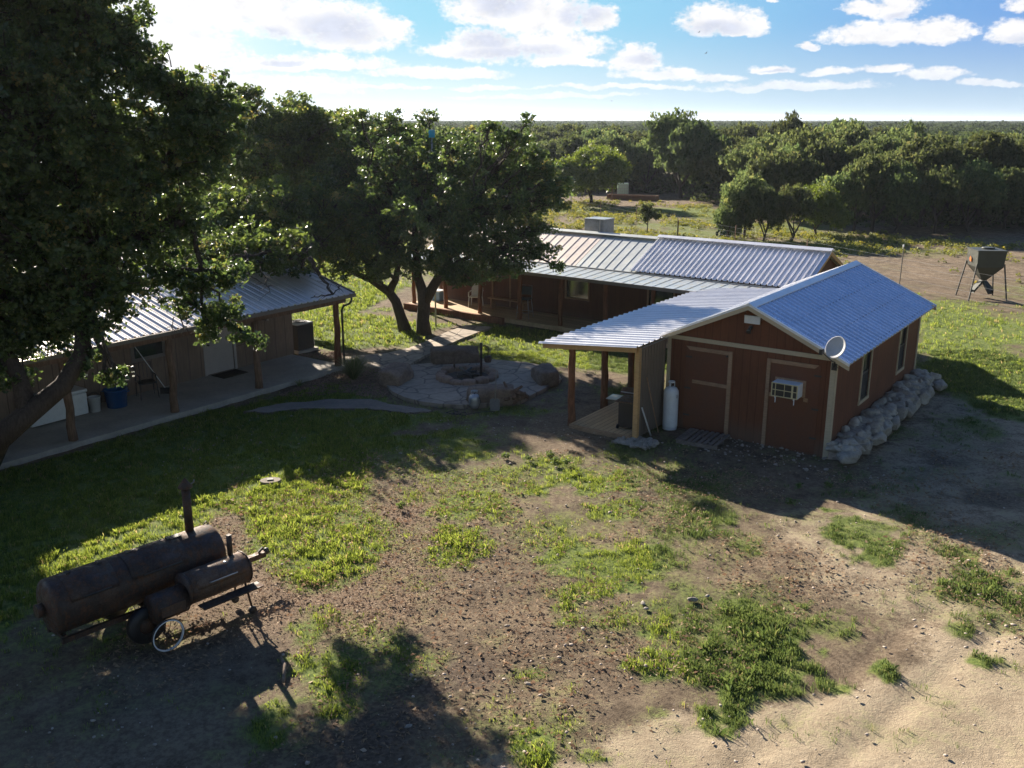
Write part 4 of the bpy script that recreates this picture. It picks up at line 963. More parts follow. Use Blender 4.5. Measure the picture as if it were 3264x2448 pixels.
def porch_items():
    t = empty('chest_freezer', (*LP(-1.95, -8.15), .10), T, 'long pale chest freezer against the shaded porch wall', 'freezer')
    MB().box(-.33, .33, -.80, .72, .05, .62).build('cabinet', M['white_plastic'], t, .03); MB().box(-.34, .35, -.82, .74, .63, .72).build('lid', M['white_plastic'], t, .03)
    t = empty('white_bucket', (*LP(-1.80, -7.15), .10), 0, 'white plastic bucket between the freezer and the blue tub on the porch', 'bucket')
    MB().lathe([(0, 0), (.13, 0), (.155, .38), (.165, .38), (.165, .40), (.145, .40), (.125, .02), (0, .02)], n=24).build('pail', M['white_plastic'], t)
    MB().tube([(.15 * math.cos(a), .15 * math.sin(a) * .3, .37 - .0 + .14 * abs(math.sin(a))) for a in np.linspace(0, PI, 10)], .004, 6).build('handle', M['dark_metal'], t)
    t = empty('blue_tub', (*LP(-1.75, -6.55), .10), 0, 'round blue plastic tub in the shade of the house porch', 'tub')
    MB().lathe([(0, 0), (.25, 0), (.29, .46), (.31, .46), (.31, .49), (.27, .49), (.235, .03), (0, .03)], n=28).build('basin', M['blue'], t)
    for s in (-1, 1): MB().tube([(s * .30, -.08, .44), (s * .35, -.05, .42), (s * .35, .05, .42), (s * .30, .08, .44)], .012, 6).build('handle', M['blue'], t)
    t = empty('porch_chair', (*LP(-1.85, -5.55), .10), T + R(70), 'dark metal frame chair on the shaded house porch', 'chair')
    MB().box(-.23, .23, -.23, .23, .42, .45).build('seat', M['black'], t, .01)
    m = MB()
    for i in range(5): m.bar((-.2 + i * .1, .23, .5), (-.2 + i * .1, .30, .90), .012, .012)
    m.tube([(-.23, .22, .45), (-.23, .31, .92), (.23, .31, .92), (.23, .22, .45)], .014, 8); m.build('backrest', M['black'], t)
    for x in (-.22, .22):
        for y in (-.22, .22): MB().tube([(x, y, .43), (x * 1.1, y * 1.15, 0)], .014, 8).build('leg', M['black'], t)
        MB().tube([(x, .26, .66), (x, -.20, .66), (x, -.22, .44)], .014, 8).build('armrest', M['black'], t)
porch_items()
p0, p1 = LP(-1.75, -5.05), LP(-2.30, -5.55)
t = empty('broom', (*p0, .1), 0, 'long pale handled broom leaning on the house wall beside the chair', 'broom')
dd = Vector((*p1, 1.55)) - Vector((*p0, .1))
MB().tube([(0, 0, .16), tuple(dd)], .013, 8).build('handle', M['white_plastic'], t); MB().box(-.14, .14, -.03, .03, 0, .17).build('brush_head', M['black'], t)

# ------------------------------------------------------------------ long cabin at the back
TC = -R(37.4)
def cabin():
    r = empty('long_cabin', (*CO, 0), TC, 'long reddish brown cabin with patchwork metal roofs and a deck porch behind the fire pit', 'cabin')
    xw0, x1 = -3.55, 12.25; yb = 1.35; yr = 3.5; yb2 = 5.7; ze = 2.10; zb = 2.20; zr = 3.20
    m = MB(); holes = [(-.6, .25, .25, 2.0), (3.0, 4.0, .95, 1.8), (6.6, 7.6, .95, 1.8)]
    wall_grid(m, 'y', yb + .25, yb + .37, xw0, x1 - .1, -.1, zb, holes)
    for x in (xw0, x1 - .12): m.prism([(x, yb + .37, -.1), (x, yb2 - .1, -.1), (x, yb2 - .1, zb + .05), (x, yr, zr - .05), (x, yb + .37, zb + .05)], (.12, 0, 0))
    m.box(xw0, x1, yb2 - .1, yb2, -.1, zb); m.build('wall', M['cabin_red'], r)
    for h, nme in zip(holes, ('door', 'window', 'window')):
        f = MB(); wall_grid(f, 'y', yb + .22, yb + .30, h[0] - .06, h[1] + .06, h[2] - (.0 if nme == 'door' else .06), h[3] + .06, [h]); fo = f.build(nme + '_frame' if nme == 'door' else nme, M['rawboard'], r)
        if nme == 'door': MB().box(h[0], h[1], yb + .29, yb + .32, h[2], h[3]).build('door', M['cabin_red'], r)
        else: MB().box(h[0], h[1], yb + .29, yb + .30, h[2], h[3]).build('pane', M['glass'], fo)
    def tri(name, x0, x1, m_, style, pitch, ht, dz=0):
        ribbed(MB(), x0, x1, yb, yr, zb + dz, zr + dz, pitch, ht, 'x', style).build(name, m_, r)
        ribbed(MB(), x0, x1, yr, yb2 + .2, zr + dz, zb - .09 + dz, pitch, ht, 'x', style).build(name, m_, r)
    tri('tan_roof', -4.1, 3.5, M['tan_roof'], 'seam', .38, .018)
    tri('grey_roof', 3.52, 6.1, M['grey_roof'], 'seam', .37, .018)
    tri('ribbed_roof', 5.9, 12.45, M['galv_light'], 'rib', .20, .045, .07)
    for a, b, dz, mm in ((-4.1, 5.88, .02, 'grey_roof'), (5.88, 12.48, .10, 'galv_light')):
        c = MB(); c.prism([(a, yr - .17, zr + dz - .02), (a, yr, zr + dz + .05), (a, yr + .17, zr + dz - .02), (a, yr + .17, zr + dz), (a, yr, zr + dz + .07), (a, yr - .17, zr + dz)], (b - a, 0, 0)); c.build('ridge_cap', M[mm], r)
    ribbed(MB(), -4.1, 11.6, -.30, yb - .01, ze, zb - .012, .40, .018, 'x', 'seam').build('porch_roof', M['porch_roof'], r)
    MB().box(-4.1, 12.4, yb - .035, yb + .03, zb - .004, zb + .028).build('flashing', M['galv_pipe'], r)
    for s, yy in ((1, yb - .1), (-1, yb2 + .2)):
        MB().prism([(12.40, yr, zr + .06), (12.40, yy, zb + .0), (12.40, yy, zb - .13), (12.40, yr, zr - .07)], (.04, 0, 0)).build('rake_board', M['newpine'], r)
    MB().box(-4.1, 11.4, -.34, -.30, ze - .11, ze + .01).build('gutter', M['gutter'], r)
    MB().box(-3.8, 11.4, -.07, .07, ze - .16, ze - .02).build('beam', M['cedar_grey'], r)
    for i, x in enumerate((-3.55, -1.78, 0.0, 1.95, 3.85, 5.75, 7.65)):
        pts = [(x + random.uniform(-.03, .03), random.uniform(-.03, .03), .0 + t * 1.97) for t in (0, .2, .4, .6, .8, 1)]
        MB().tube(pts, [.09, .085, .08, .082, .076, .08], 10, wob=.07).build('post', M['cedar'], r)
    MB().box(-3.75, 11.5, -.22, yb + .25, .04, .20).build('deck', M['cabin_deck'], r)
    MB().box(-3.80, 1.4, -.36, -.225, -.05, .215).build('deck_beam', M['cedar'], r)
cabin()
def cp_(x, y): return CF(x, y)
def cabin_items():
    t = empty('rooftop_cooler', (*cp_(2.75, 4.25), 2.86), TC, 'grey metal cooler box behind the ridge of the tan cabin roof', 'air cooler')
    MB().box(-.45, .45, -.4, .4, .0, .84).build('housing', simple('grey_cooler', (.20, .22, .25), .5, .3), t, .02)
    MB().box(-.47, .47, -.42, .42, .845, .875).build('lid', M['galv_pipe'], t)
    MB().box(.27, .30, -.41, -.402, .02, .84).build('corner_seam', M['galv_pipe'], t)
    t = empty('plastic_chair', (*cp_(-1.0, .95), .2), TC + R(25), 'white moulded plastic chair on the cabin deck', 'chair')
    MB().box(-.24, .24, -.22, .22, .40, .43).build('seat', M['white_plastic'], t, .02)
    pts = [(-.23, .21, .43), (.23, .21, .43), (.24, .28, .70), (.17, .31, .86), (0, .32, .92), (-.17, .31, .86), (-.24, .28, .70)]
    MB().prism(pts, (0, .025, 0)).build('backrest', M['white_plastic'], t)
    for x in (-.22, .22):
        for y in (-.2, .2): MB().tube([(x, y, .42), (x * 1.15, y * 1.2, 0)], [.022, .016], 8).build('leg', M['white_plastic'], t)
        MB().bar((x * 1.1, .26, .62), (x * 1.1, -.20, .60), .045, .02).bar((x * 1.1, -.2, .6), (x * 1.1, -.2, .42), .04, .02).build('armrest', M['white_plastic'], t)
    t = empty('bar_stool', (*cp_(1.9, .40), .2), TC + R(15), 'tall metal legged bar stool with dark fabric seat and back on the cabin porch', 'bar stool')
    MB().box(-.21, .21, -.20, .20, .70, .76).build('seat', M['fabric'], t, .02)
    MB().box(-.20, .20, .17, .20, .86, 1.18).build('backrest', M['fabric'], t, .01)
    MB().tube([(-.21, .18, .72), (-.21, .21, 1.22), (.21, .21, 1.22), (.21, .18, .72)], .012, 8).build('back_frame', M['galv_pipe'], t)
    for x in (-1, 1):
        for y in (-1, 1): MB().tube([(x * .19, y * .18, .72), (x * .26, y * .25, 0)], .013, 8).build('leg', M['galv_pipe'], t)
    MB().tube([(-.24, -.235, .22), (.24, -.235, .22), (.24, .235, .22), (-.24, .235, .22), (-.24, -.235, .22)], .01, 8).build('footrest', M['galv_pipe'], t)
    t = empty('cooler_box', (*cp_(-3.15, 1.05), .2), TC, 'blue cooler box with a pale lid at the left end of the cabin deck', 'cooler')
    MB().prism([(-.24, -.18, 0), (.24, -.18, 0), (.29, -.22, .40), (-.29, -.22, .40)], (0, .38, 0)).build('tub', M['cooler_blue'], t, .01)
    MB().box(-.31, .31, -.24, .20, .405, .45).build('lid', M['white_enamel'], t, .015)
    t = empty('low_bench', (*cp_(.55, 1.15), .2), TC, 'long low wooden bench along the shaded cabin wall', 'bench')
    MB().box(-.95, .95, -.17, .17, .40, .44).build('seat', M['rawboard'], t)
    for x in (-.8, .8): MB().box(x - .03, x + .03, -.15, .15, 0, .40).build('leg', M['rawboard'], t)
cabin_items()

# ------------------------------------------------------------------ fire pit circle
def firepit():
    c = Vector((-1.35, 27.35))
    t = empty('fire_pit', (c.x, c.y, .07), 0, 'round stone rimmed fire pit in the middle of the flagstone patio', 'fire pit')
    for i in range(13):
        a = 2 * PI * i / 13; sx = .30
        rock('rim_stone', (.80 * math.cos(a), .86 * math.sin(a), -.03), (.42, .30, .16 + .03 * (i % 3)), 500 + i, M['redstone'], a + PI / 2 + random.uniform(-.15, .15), 3, parent=t, rough=.18, boxy=.7)
    MB().lathe([(0, .012), (.3, .03), (.6, .012), (.72, 0), (0, -.0)], n=28).build('ash_bed', M['ash'], t)
    for i in range(5):
        a = i * 1.3; MB().tube([(.35 * math.cos(a), .35 * math.sin(a), .06), (-.3 * math.cos(a + .4), -.3 * math.sin(a + .4), .12 + .03 * i)], [.05, .04], 8, wob=.1).build('charred_log', M['black'], t)
    t = empty('fire_crane', (c.x + .43, c.y - .15, .07), 0, 'rusty iron post with a hanging hook arm standing in the fire pit', 'iron post')
    MB().tube([(0, 0, 0), (0, 0, 1.08)], .035, 10).build('upright', M['rust'], t)
    MB().tube([(0, 0, .95), (.10, .05, 1.0), (.22, .1, .92), (.20, .1, .66)], .014, 8).build('hook_arm', M['rust'], t)
    MB().lathe([(0, 0), (.09, .01), (.12, .09), (.11, .17), (.08, .2), (0, .2)], (.20, .1, .46), n=18).build('kettle', M['rust'], t)
    leaning('iron_stake', (c.x - .42, c.y + .62, .05), (c.x - .42, c.y + .60, .50), .06, 'rust', 'short rusty stake at the back rim of the fire pit', 'stake')
firepit()
rock('stone_bench', (-3.42, 26.95, .0), (.72, 1.25, .52), 611, M['seat_stone'], R(-18), 4, 'sunlit brown stone block seat on the left rim of the patio', 'stone seat', 'stone seats round the fire pit', .12, .85)
rock('stone_bench', (-1.82, 29.20, .0), (1.55, .62, .58), 622, M['seat_stone'], R(10), 4, 'long dark stone block bench on the far side of the fire pit', 'stone seat', 'stone seats round the fire pit', .10, .88)
rock('stone_bench', (.98, 26.95, .0), (.66, 1.2, .50), 633, M['seat_stone'], R(12), 4, 'shaded grey stone block seat on the right rim of the patio', 'stone seat', 'stone seats round the fire pit', .12, .82)
rock('stone_bench', (-.58, 24.90, .0), (1.35, .60, .50), 644, M['seat_stone'], R(3), 4, 'stone block seat in front of the fire pit with firewood at its right end', 'stone seat', 'stone seats round the fire pit', .12, .85)
def small_tank():
    t = empty('small_propane_tank', (-1.02, 24.40, .0), 0, 'small round shouldered silver propane tank beside the front stone seat', 'gas cylinder')
    MB().lathe([(0, .03), (.11, .03), (.145, .07), (.153, .12), (.153, .26), (.145, .32), (.10, .375), (.04, .39), (0, .39)], n=28).build('tank_body', M['galv_pipe'], t)
    c = MB()
    for a in (0, 120, 240): c.box(-.03, .03, .085, .09, .36, .46, Matrix.Rotation(R(a), 4, 'Z'))
    c.lathe([(.084, .45), (.094, .45), (.094, .48), (.084, .48), (.084, .45)], n=20); c.build('collar', M['galv_pipe'], t)
    MB().lathe([(.09, 0), (.10, 0), (.10, .04), (.09, .04), (.09, 0)], n=20).build('foot_ring', M['galv_pipe'], t)
    MB().tube([(0, 0, .38), (0, 0, .44), (.04, -.02, .44)], .016).build('valve', M['dark_metal'], t)
    MB().tube([(.04, -.02, .44), (.12, -.08, .40), (.17, -.10, .2), (.1, -.18, .02)], .008, 6).build('hose', M['black'], t)
small_tank()
def shovel():
    t = empty('shovel', (-.46, 24.08, 0), 0, 'square shovel with a pale handle propped upright against the front stone seat', 'shovel')
    MB().prism([(-.13, 0, .02), (.13, 0, .02), (.13, .07, .30), (.06, .08, .33), (-.06, .08, .33), (-.13, .07, .30)], (0, .008, .0)).build('blade', M['dull_steel'], t)
    MB().tube([(0, .08, .30), (.03, .26, .80), (.045, .34, 1.05)], [.02, .017, .017], 8).build('handle', M['lime_dark'], t)
shovel()
def firewood():
    t = empty('firewood_pile', (.02, 24.80, .0), 0, 'heap of gnarled split firewood at the right end of the front stone seat', 'firewood')
    for i in range(20):
        x = random.uniform(-.32, .34); y = random.uniform(-.2, .22); z = .06 + .42 * random.random() * (1 - abs(x) / .55)
        a = random.uniform(0, PI); e = random.uniform(-.3, 1.1); L = random.uniform(.14, .27)
        d = Vector((math.cos(a) * math.cos(e), math.sin(a) * math.cos(e), math.sin(e))) * L; rr = random.uniform(.035, .065)
        MB().tube([Vector((x, y, z + .05)) - d * .8, Vector((x, y, z + .05)), Vector((x, y, z + .05)) + d], [rr, rr * 1.15, rr * .8], 7, smooth=False, wob=.12).build('log', M['firewood'], t)
firewood()
o = MB()
for cx, cy, r_ in ((-1.62, 23.85, .14), (-1.32, 23.72, .12), (-1.5, 23.8, .10)):
    o.tube([(cx + r_ * math.cos(a), cy + r_ * .8 * math.sin(a), .04 + .02 * math.sin(a * 2)) for a in np.linspace(0, 2 * PI, 20)], .010, 6)
o.tube([(-1.2, 23.75, .02), (-.8, 23.95, .02), (-.45, 24.0, .02)], .009, 6)
tag(o.build('coiled_hose', M['black']), 'loops of thin black hose lying on the dirt in front of the stone seat', 'hose')
def orn_grass(px, py, h, label, n=420, sc=1.0):
    c = G(px, py); V = []; F = []; T_ = []
    for i in range(n):
        a = random.uniform(0, 2 * PI); s = random.uniform(.2, 1.0); hh = h * random.uniform(.6, 1.05); w = .008
        p0 = Vector((c.x + .08 * math.cos(a) * s, c.y + .08 * math.sin(a) * s, 0)); pp = [p0]
        for k in (1, 2, 3):
            q = k / 3; pp.append(p0 + Vector((math.cos(a) * s * sc * .62 * q ** 1.5, math.sin(a) * s * sc * .62 * q ** 1.5, hh * (q * 1.25 - .5 * s * q * q))))
        wd = Vector((-math.sin(a), math.cos(a), 0)) * w; k0 = len(V)
        for j, p in enumerate(pp): V += [p - wd * (1 - j / 4), p + wd * (1 - j / 4)]
        F += [(k0 + 2 * j, k0 + 2 * j + 1, k0 + 2 * j + 3, k0 + 2 * j + 2) for j in range(3)]; T_ += [random.random()] * 3
    return tag(np_mesh('ornamental_grass', np.array([v[:] for v in V]), np.array(F), M['blade'], T_), label, 'plant')
orn_grass(1128, 1208, .68, 'fountain shaped ornamental grass clump in the gravel bed by the porch post', 700, 1.25)
orn_grass(955, 1230, .16, 'low tuft of thin grass at the left of the gravel bed', 60, .5)
for i, (px, py) in enumerate([(1612, 1462), (1682, 1470), (1768, 1478), (1805, 1482), (1755, 1455), (1280, 1620), (2520, 1610), (2545, 1560), (2640, 1555)]):
    lb = ['leafy weed sprout, leftmost of the row above the grass band', 'leafy weed sprout, second in the row above the grass band', 'leafy weed sprout, third in the row above the grass band', 'leafy weed sprout at the right end of the row above the grass band',
          'small weed just behind the row of sprouts', 'small yellow weed on the wood chips', 'leafy weed at the edge of the shed shadow', 'leafy green weed inside the shed shadow edge', 'low weed on pale dirt right of the shed shadow edge'][i]
    c = G(px, py); n = 80; a = rng.uniform(0, 2 * PI, n); r_ = rng.uniform(0, .11, n); z = rng.uniform(.02, .13, n); s = rng.uniform(.02, .045, n)
    ctr = np.stack([c.x + r_ * np.cos(a), c.y + r_ * np.sin(a), z], -1); u = rng.normal(size=(n, 3)); u /= np.linalg.norm(u, axis=1, keepdims=True); w = np.cross(u, rng.normal(size=(n, 3))); w /= np.linalg.norm(w, axis=1, keepdims=True)
    v = np.stack([ctr - u * s[:, None], ctr + w * s[:, None] * .5, ctr + u * s[:, None], ctr - w * s[:, None] * .5], 1).reshape(-1, 3)
    tag(np_mesh('weed', v, np.arange(4 * n).reshape(-1, 4), M['grass_dark'], rng.uniform(0, .8, n)), lb, 'weed')
t = empty('meter_box', (*G(862, 1535)[:2], 0), R(12), 'concrete utility box lid set flush in the sunlit lawn', 'utility lid')
MB().prism([(.22 * math.cos(a), .17 * math.sin(a), -.02) for a in np.linspace(0, 2 * PI, 18)[:-1]], (0, 0, .06)).build('collar', M['path_brown'], t)
MB().box(-.07, .06, -.045, .045, .053, .062).build('lid', M['dark_metal'], t)

# ------------------------------------------------------------------ barrel smokers (lower left)
SA = math.atan2(.740, .672)
def sk(a, k): return (a * .672 + k * .740, a * .740 - k * .672)
def cyl_x(m, x0, x1, r, z, dome=.0, n=36):
    prof = [(0, x0)] + ([(r * math.sin(t), x0 + dome * (1 - math.cos(t))) for t in np.linspace(.3, PI / 2, 6)] if dome else [(r, x0)])
    prof += ([(r * math.sin(t), x1 - dome * (1 - math.cos(t))) for t in np.linspace(PI / 2, .3, 6)] if dome else [(r, x1)]) + [(0, x1)]
    return m.lathe(prof, (0, 0, z), 'x', n)
def big_smoker():
    t = empty('large_barrel_smoker', (*sk(4.4, -12.96), 0), SA, 'very long rusty tank smoker with a tall capped chimney, on a trailer frame', 'smoker')
    r, z, L = .41, .84, 2.75
    cyl_x(MB(), 0, L, r, z, .10).build('tank', M['rust'], t)
    for i, (a, b) in enumerate(((.25, .95), (1.15, 2.05))):     # curved doors standing proud
        m = MB(); n = 10; rr = r + .014; vs = []
        for j in range(n + 1):
            an = R(20 + 75 * j / n)
            vs += [(a, rr * math.cos(an) * -1, z + rr * math.sin(an)), (b, rr * math.cos(an) * -1, z + rr * math.sin(an))]
        m.add(vs, [(2 * j, 2 * j + 1, 2 * j + 3, 2 * j + 2) for j in range(n)], True)
        d = m.build('door', M['rust'], t); so = d.modifiers.new('thickness', 'SOLIDIFY'); so.thickness = .012
        MB().tube([(a + .15, -r - .05, z + .20), (b - .15, -r - .05, z + .20)], .012, 8).build('handle', M['dark_metal'], d)
        for x in (a + .1, b - .14): MB().box(x, x + .06, -.05, .05, z + r + .008, z + r + .03).build('hinge', M['dark_metal'], d)
    MB().tube([(2.33, .05, z + .36), (2.33, .05, z + 1.10)], .066, 16).build('chimney', M['rust'], t)
    c = MB(); c.lathe([(.0, 1.30), (.03, 1.27), (.115, 1.15), (.11, 1.14), (0, 1.16)], (2.33, .05, z), n=16)
    for k in range(3): c.tube([(2.33 + .06 * math.cos(k * 2.1), .05 + .06 * math.sin(k * 2.1), z + 1.08), (2.33 + .09 * math.cos(k * 2.1), .05 + .09 * math.sin(k * 2.1), z + 1.16)], .007, 5)
    c.build('rain_cap', M['rust'], t)
    MB().tube([(2.40, .05, z + 1.16), (2.47, .04, z + 1.19), (2.46, .0, z + 1.24)], .012, 6).build('damper_lever', M['galv_pipe'], t)
    MB().tube([(2.60, .1, z + .40), (2.66, .12, z + .44), (2.70, .12, z + .36)], .010, 6).build('lifting_lug', M['rust'], t)
    MB().box(1.93, 2.13, -.06, .06, z + r - .004, z + r + .018).build('vent_plate', M['dark_metal'], t)
    f = MB()
    for y in (-.24, .24): f.bar((.1, y, .38), (2.65, y, .38), .06, .08)
    for x in (.15, 1.35, 2.6): f.bar((x, -.24, .42), (x, .24, .42), .06, .06)
    f.build('frame', M['rust'], t)
    MB().bar((2.60, .02, .40), (3.62, .02, .40), .10, .09).build('tongue', M['rust_light'], t)
    MB().lathe([(0, -.05), (.04, -.05), (.05, 0), (.04, .04), (0, .05)], (3.66, .02, .44), 'z', 12).bar((3.5, .02, .46), (3.60, .02, .52), .03, .04).build('coupler', M['dark_metal'], t)
    for y in (-.5, .5):
        w = MB(); w.lathe([(.13, -.07), (.27, -.075), (.29, -.03), (.29, .03), (.27, .075), (.13, .07), (.13, -.07)], (1.2, y * 1.06, .29), 'y', 28); wo = w.build('wheel', M['black'], t)
        MB().lathe([(0, -.04), (.125, -.05), (.13, .05), (0, .04)], (1.2, y * 1.06, .29), 'y', 20).build('hub', M['rust'], wo)
    b = MB(); 
    b.tube([(-.0, 0, z), (-.1, 0, z)], .1); b.build('end_flange', M['rust'], t)
big_smoker()
def small_smoker():
    t = empty('small_offset_smoker', (*sk(5.6, -12.27), 0), SA, 'small rusty offset smoker with a short chimney and white rimmed wheels before the large one', 'smoker')
    cyl_x(MB(), .55, 1.60, .25, .70, .0).build('cook_chamber', M['rust_light'], t)
    cyl_x(MB(), .02, .54, .215, .585, .0).build('firebox', M['rust'], t)
    for x in (.56, 1.57): MB().lathe([(.0, 0), (.262, 0), (.262, .02), (0, .02)], (x, 0, .70), 'x', 30).build('end_rim', M['rust'], t)
    m = MB(); n = 10; rr = .262; vs = []
    for j in range(n + 1):
        an = R(8 + 92 * j / n); vs += [(.66, -rr * math.cos(an), .70 + rr * math.sin(an)), (1.48, -rr * math.cos(an), .70 + rr * math.sin(an))]
    m.add(vs, [(2 * j, 2 * j + 1, 2 * j + 3, 2 * j + 2) for j in range(n)], True); lid = m.build('lid', M['rust_light'], t); so = lid.modifiers.new('thickness', 'SOLIDIFY'); so.thickness = .01
    MB().tube([(.85, -.27, .80), (.85, -.31, .82), (1.3, -.31, .82), (1.3, -.27, .80)], .010, 8).build('lid_handle', M['galv_pipe'], lid)
    MB().lathe([(0, 0), (.03, .0), (.03, .012), (0, .014)], (1.22, -.10, .945), 'z', 14).build('thermometer', M['galv_pipe'], lid)
    MB().tube([(1.40, .04, .92), (1.40, .04, 1.30)], .042, 14).build('chimney', M['rust'], t)
    MB().box(.62, 1.64, -.47, -.27, .50, .52).build('front_shelf', M['rust'], t)
    MB().box(.08, .46, -.225, -.20, .50, .66).build('firebox_door', M['rust_light'], t)
    for y in (-.22, .20):
        MB().tube([(1.50, y * .7, .50), (1.53, y * 1.15, .10)], .018, 8).build('leg', M['rust'], t)
        MB().lathe([(0, -.03), (.055, -.035), (.065, 0), (.055, .035), (0, .03)], (1.53, y * 1.2, .065), 'y', 18).build('caster', M['black'], t)
    MB().tube([(1.50, -.2, .40), (1.62, -.18, .46), (1.60, 0, .34), (1.53, .2, .2)], .014, 8).build('brace', M['rust'], t)
    MB().tube([(.1, -.30, .25), (.1, .30, .25)], .014, 8).build('axle', M['rust'], t)
    for y in (-.18, .18): MB().tube([(.14, y, .45), (.10, y, .25)], .018, 8).build('leg', M['rust'], t)
    for y in (-.30, .30):
        w = MB(); rr = .25
        w.lathe([(rr - .022, -.012), (rr, -.016), (rr + .006, 0), (rr, .016), (rr - .022, .012), (rr - .022, -.012)], (.10, y, .25), 'y', 40); wo = w.build('wheel', M['black'], t)
        MB().lathe([(rr - .028, -.013), (rr - .008, -.0185), (rr - .008, .0185), (rr - .028, .013), (rr - .028, -.013)], (.10, y, .25), 'y', 40).build('white_rim', M['white_enamel'], wo)
        s = MB()
        for k in range(10): s.tube([(.10, y, .25), (.10 + (rr - .02) * math.cos(k * PI / 5), y, .25 + (rr - .02) * math.sin(k * PI / 5))], .005, 5)
        s.lathe([(0, -.03), (.035, -.03), (.035, .03), (0, .03)], (.10, y, .25), 'y', 12); s.build('spokes', M['rust'], wo)
small_smoker()
st = MB(); st.tube([G(905, 2180) + Vector((0, 0, .03)), G(908, 2130) + Vector((0, 0, .06)), G(896, 2100) + Vector((0, 0, .03))], [.022, .03, .016], 7, wob=.1)
tag(st.build('dead_stick', M['deadwood']), 'short curved dead stick on the wood chips near the smoker shadow tip', 'stick')

# ------------------------------------------------------------------ game feeder, fence and field things
def feeder():
    c = Vector((20.62, 40.9)); a = R(-4)
    t = empty('game_feeder', (c.x, c.y, 0), a, 'olive grey square hopper feeder on four splayed legs beyond the right lawn', 'animal feeder')
    s, s2 = .60, .52; zt, zb = 2.10, 1.40
    def ring(h, z): return [(-h, -h, z), (h, -h, z), (h, h, z), (-h, h, z)]
    m = MB(); vs = ring(.60, zt) + ring(.55, zb) + ring(.10, .78)
    fs = [(0, 1, 2, 3)] + [(i, i + 4, (i + 1) % 4 + 4, (i + 1) % 4) for i in range(4)] + [(i + 4, i + 8, (i + 1) % 4 + 8, (i + 1) % 4 + 4) for i in range(4)] + [(11, 10, 9, 8)]
    m.add(vs, fs); m.build('hopper', M['feeder'], t)
    MB().box(-.62, .62, -.62, .62, zt + .002, zt + .03).build('lid', M['feeder'], t)
    MB().lathe([(0, .03), (.26, .03), (.27, .09), (.24, .10), (0, .10)], (.08, .1, zt), n=24).build('hatch', M['feeder'], t)
    for k in range(4):
        b = R(90 * k + 20); d = Vector((math.cos(b), math.sin(b), 0)); q = Vector((-d.y, d.x, 0))
        p0 = d * .08 + Vector((0, 0, .80)); p1 = d * .52 + Vector((0, 0, .38)); w0, w1 = .10, .13; n_ = Vector((0, 0, .14))
        m = MB(); vs = [p0 - q * w0, p0 + q * w0, p1 + q * w1, p1 - q * w1]; vs += [v - n_ for v in vs]
        m.add(vs, [(0, 1, 2, 3), (0, 3, 7, 4), (1, 5, 6, 2), (4, 7, 6, 5)]); ch = m.build('chute', M['feeder'], t)
    for x in (-1, 1):
        for y in (-1, 1): MB().bar((x * .57, y * .57, 1.55), (x * .80, y * .72, -.05), .05, .05).build('leg', M['dark_metal'], t)
    MB().prism([(-.613 + .02, .02, 1.58), (-.613 + .02, .16, 1.58), (-.618, .18, 1.70), (-.620, .10, 1.82), (-.617, .0, 1.74)], (-.012, 0, 0)).build('orange_decal', M['orange'], t)
feeder()
def fence():
    pts = [(24.8, 23.5), (22.6, 29.5), (20.3, 36.2), (17.85, 43.0), (15.5, 49.5), (13.2, 56.0), (10.9, 62.4), (8.9, 68.2), (6.9, 74.0), (4.9, 79.9), (2.9, 85.6), (.8, 91.5), (-1.4, 97)]
    t = empty('wire_fence', (0, 0, 0), 0, 'thin wire fence on steel posts running back through the pasture', 'fence')
    for i, p in enumerate(pts):
        h = 1.55 if i != 3 else 1.95
        MB().bar((*p, -.05), (p[0] + .03 * math.sin(i * 3), p[1], h), .045, .03, (1, 0, 0)).build('post', M['rust_brown'] if i % 3 else M['dark_metal'], t)
        if i == 3: MB().box(p[0] - .03, p[0] + .03, p[1] - .025, p[1] + .025, h, h + .1).build('post_cap', M['white_enamel'], t)
    w = MB()
    for z in (.25, .55, .85, 1.15, 1.4):
        for a, b in zip(pts[:-1], pts[1:]): w.bar((*a, z), (*b, z), .006, .006)
    w.build('wire', M['galv_pipe'], t)
    for q, hh, lb in ((G(1820, 682), 1.7, ''), (G(1951, 645), 1.5, ''), (G(2160, 760), 1.2, '')): MB().bar((q.x, q.y, 0), (q.x, q.y, hh), .06, .06).build('post', M['galv_pipe'] if hh > 1.6 else M['rust_brown'], t)
fence()
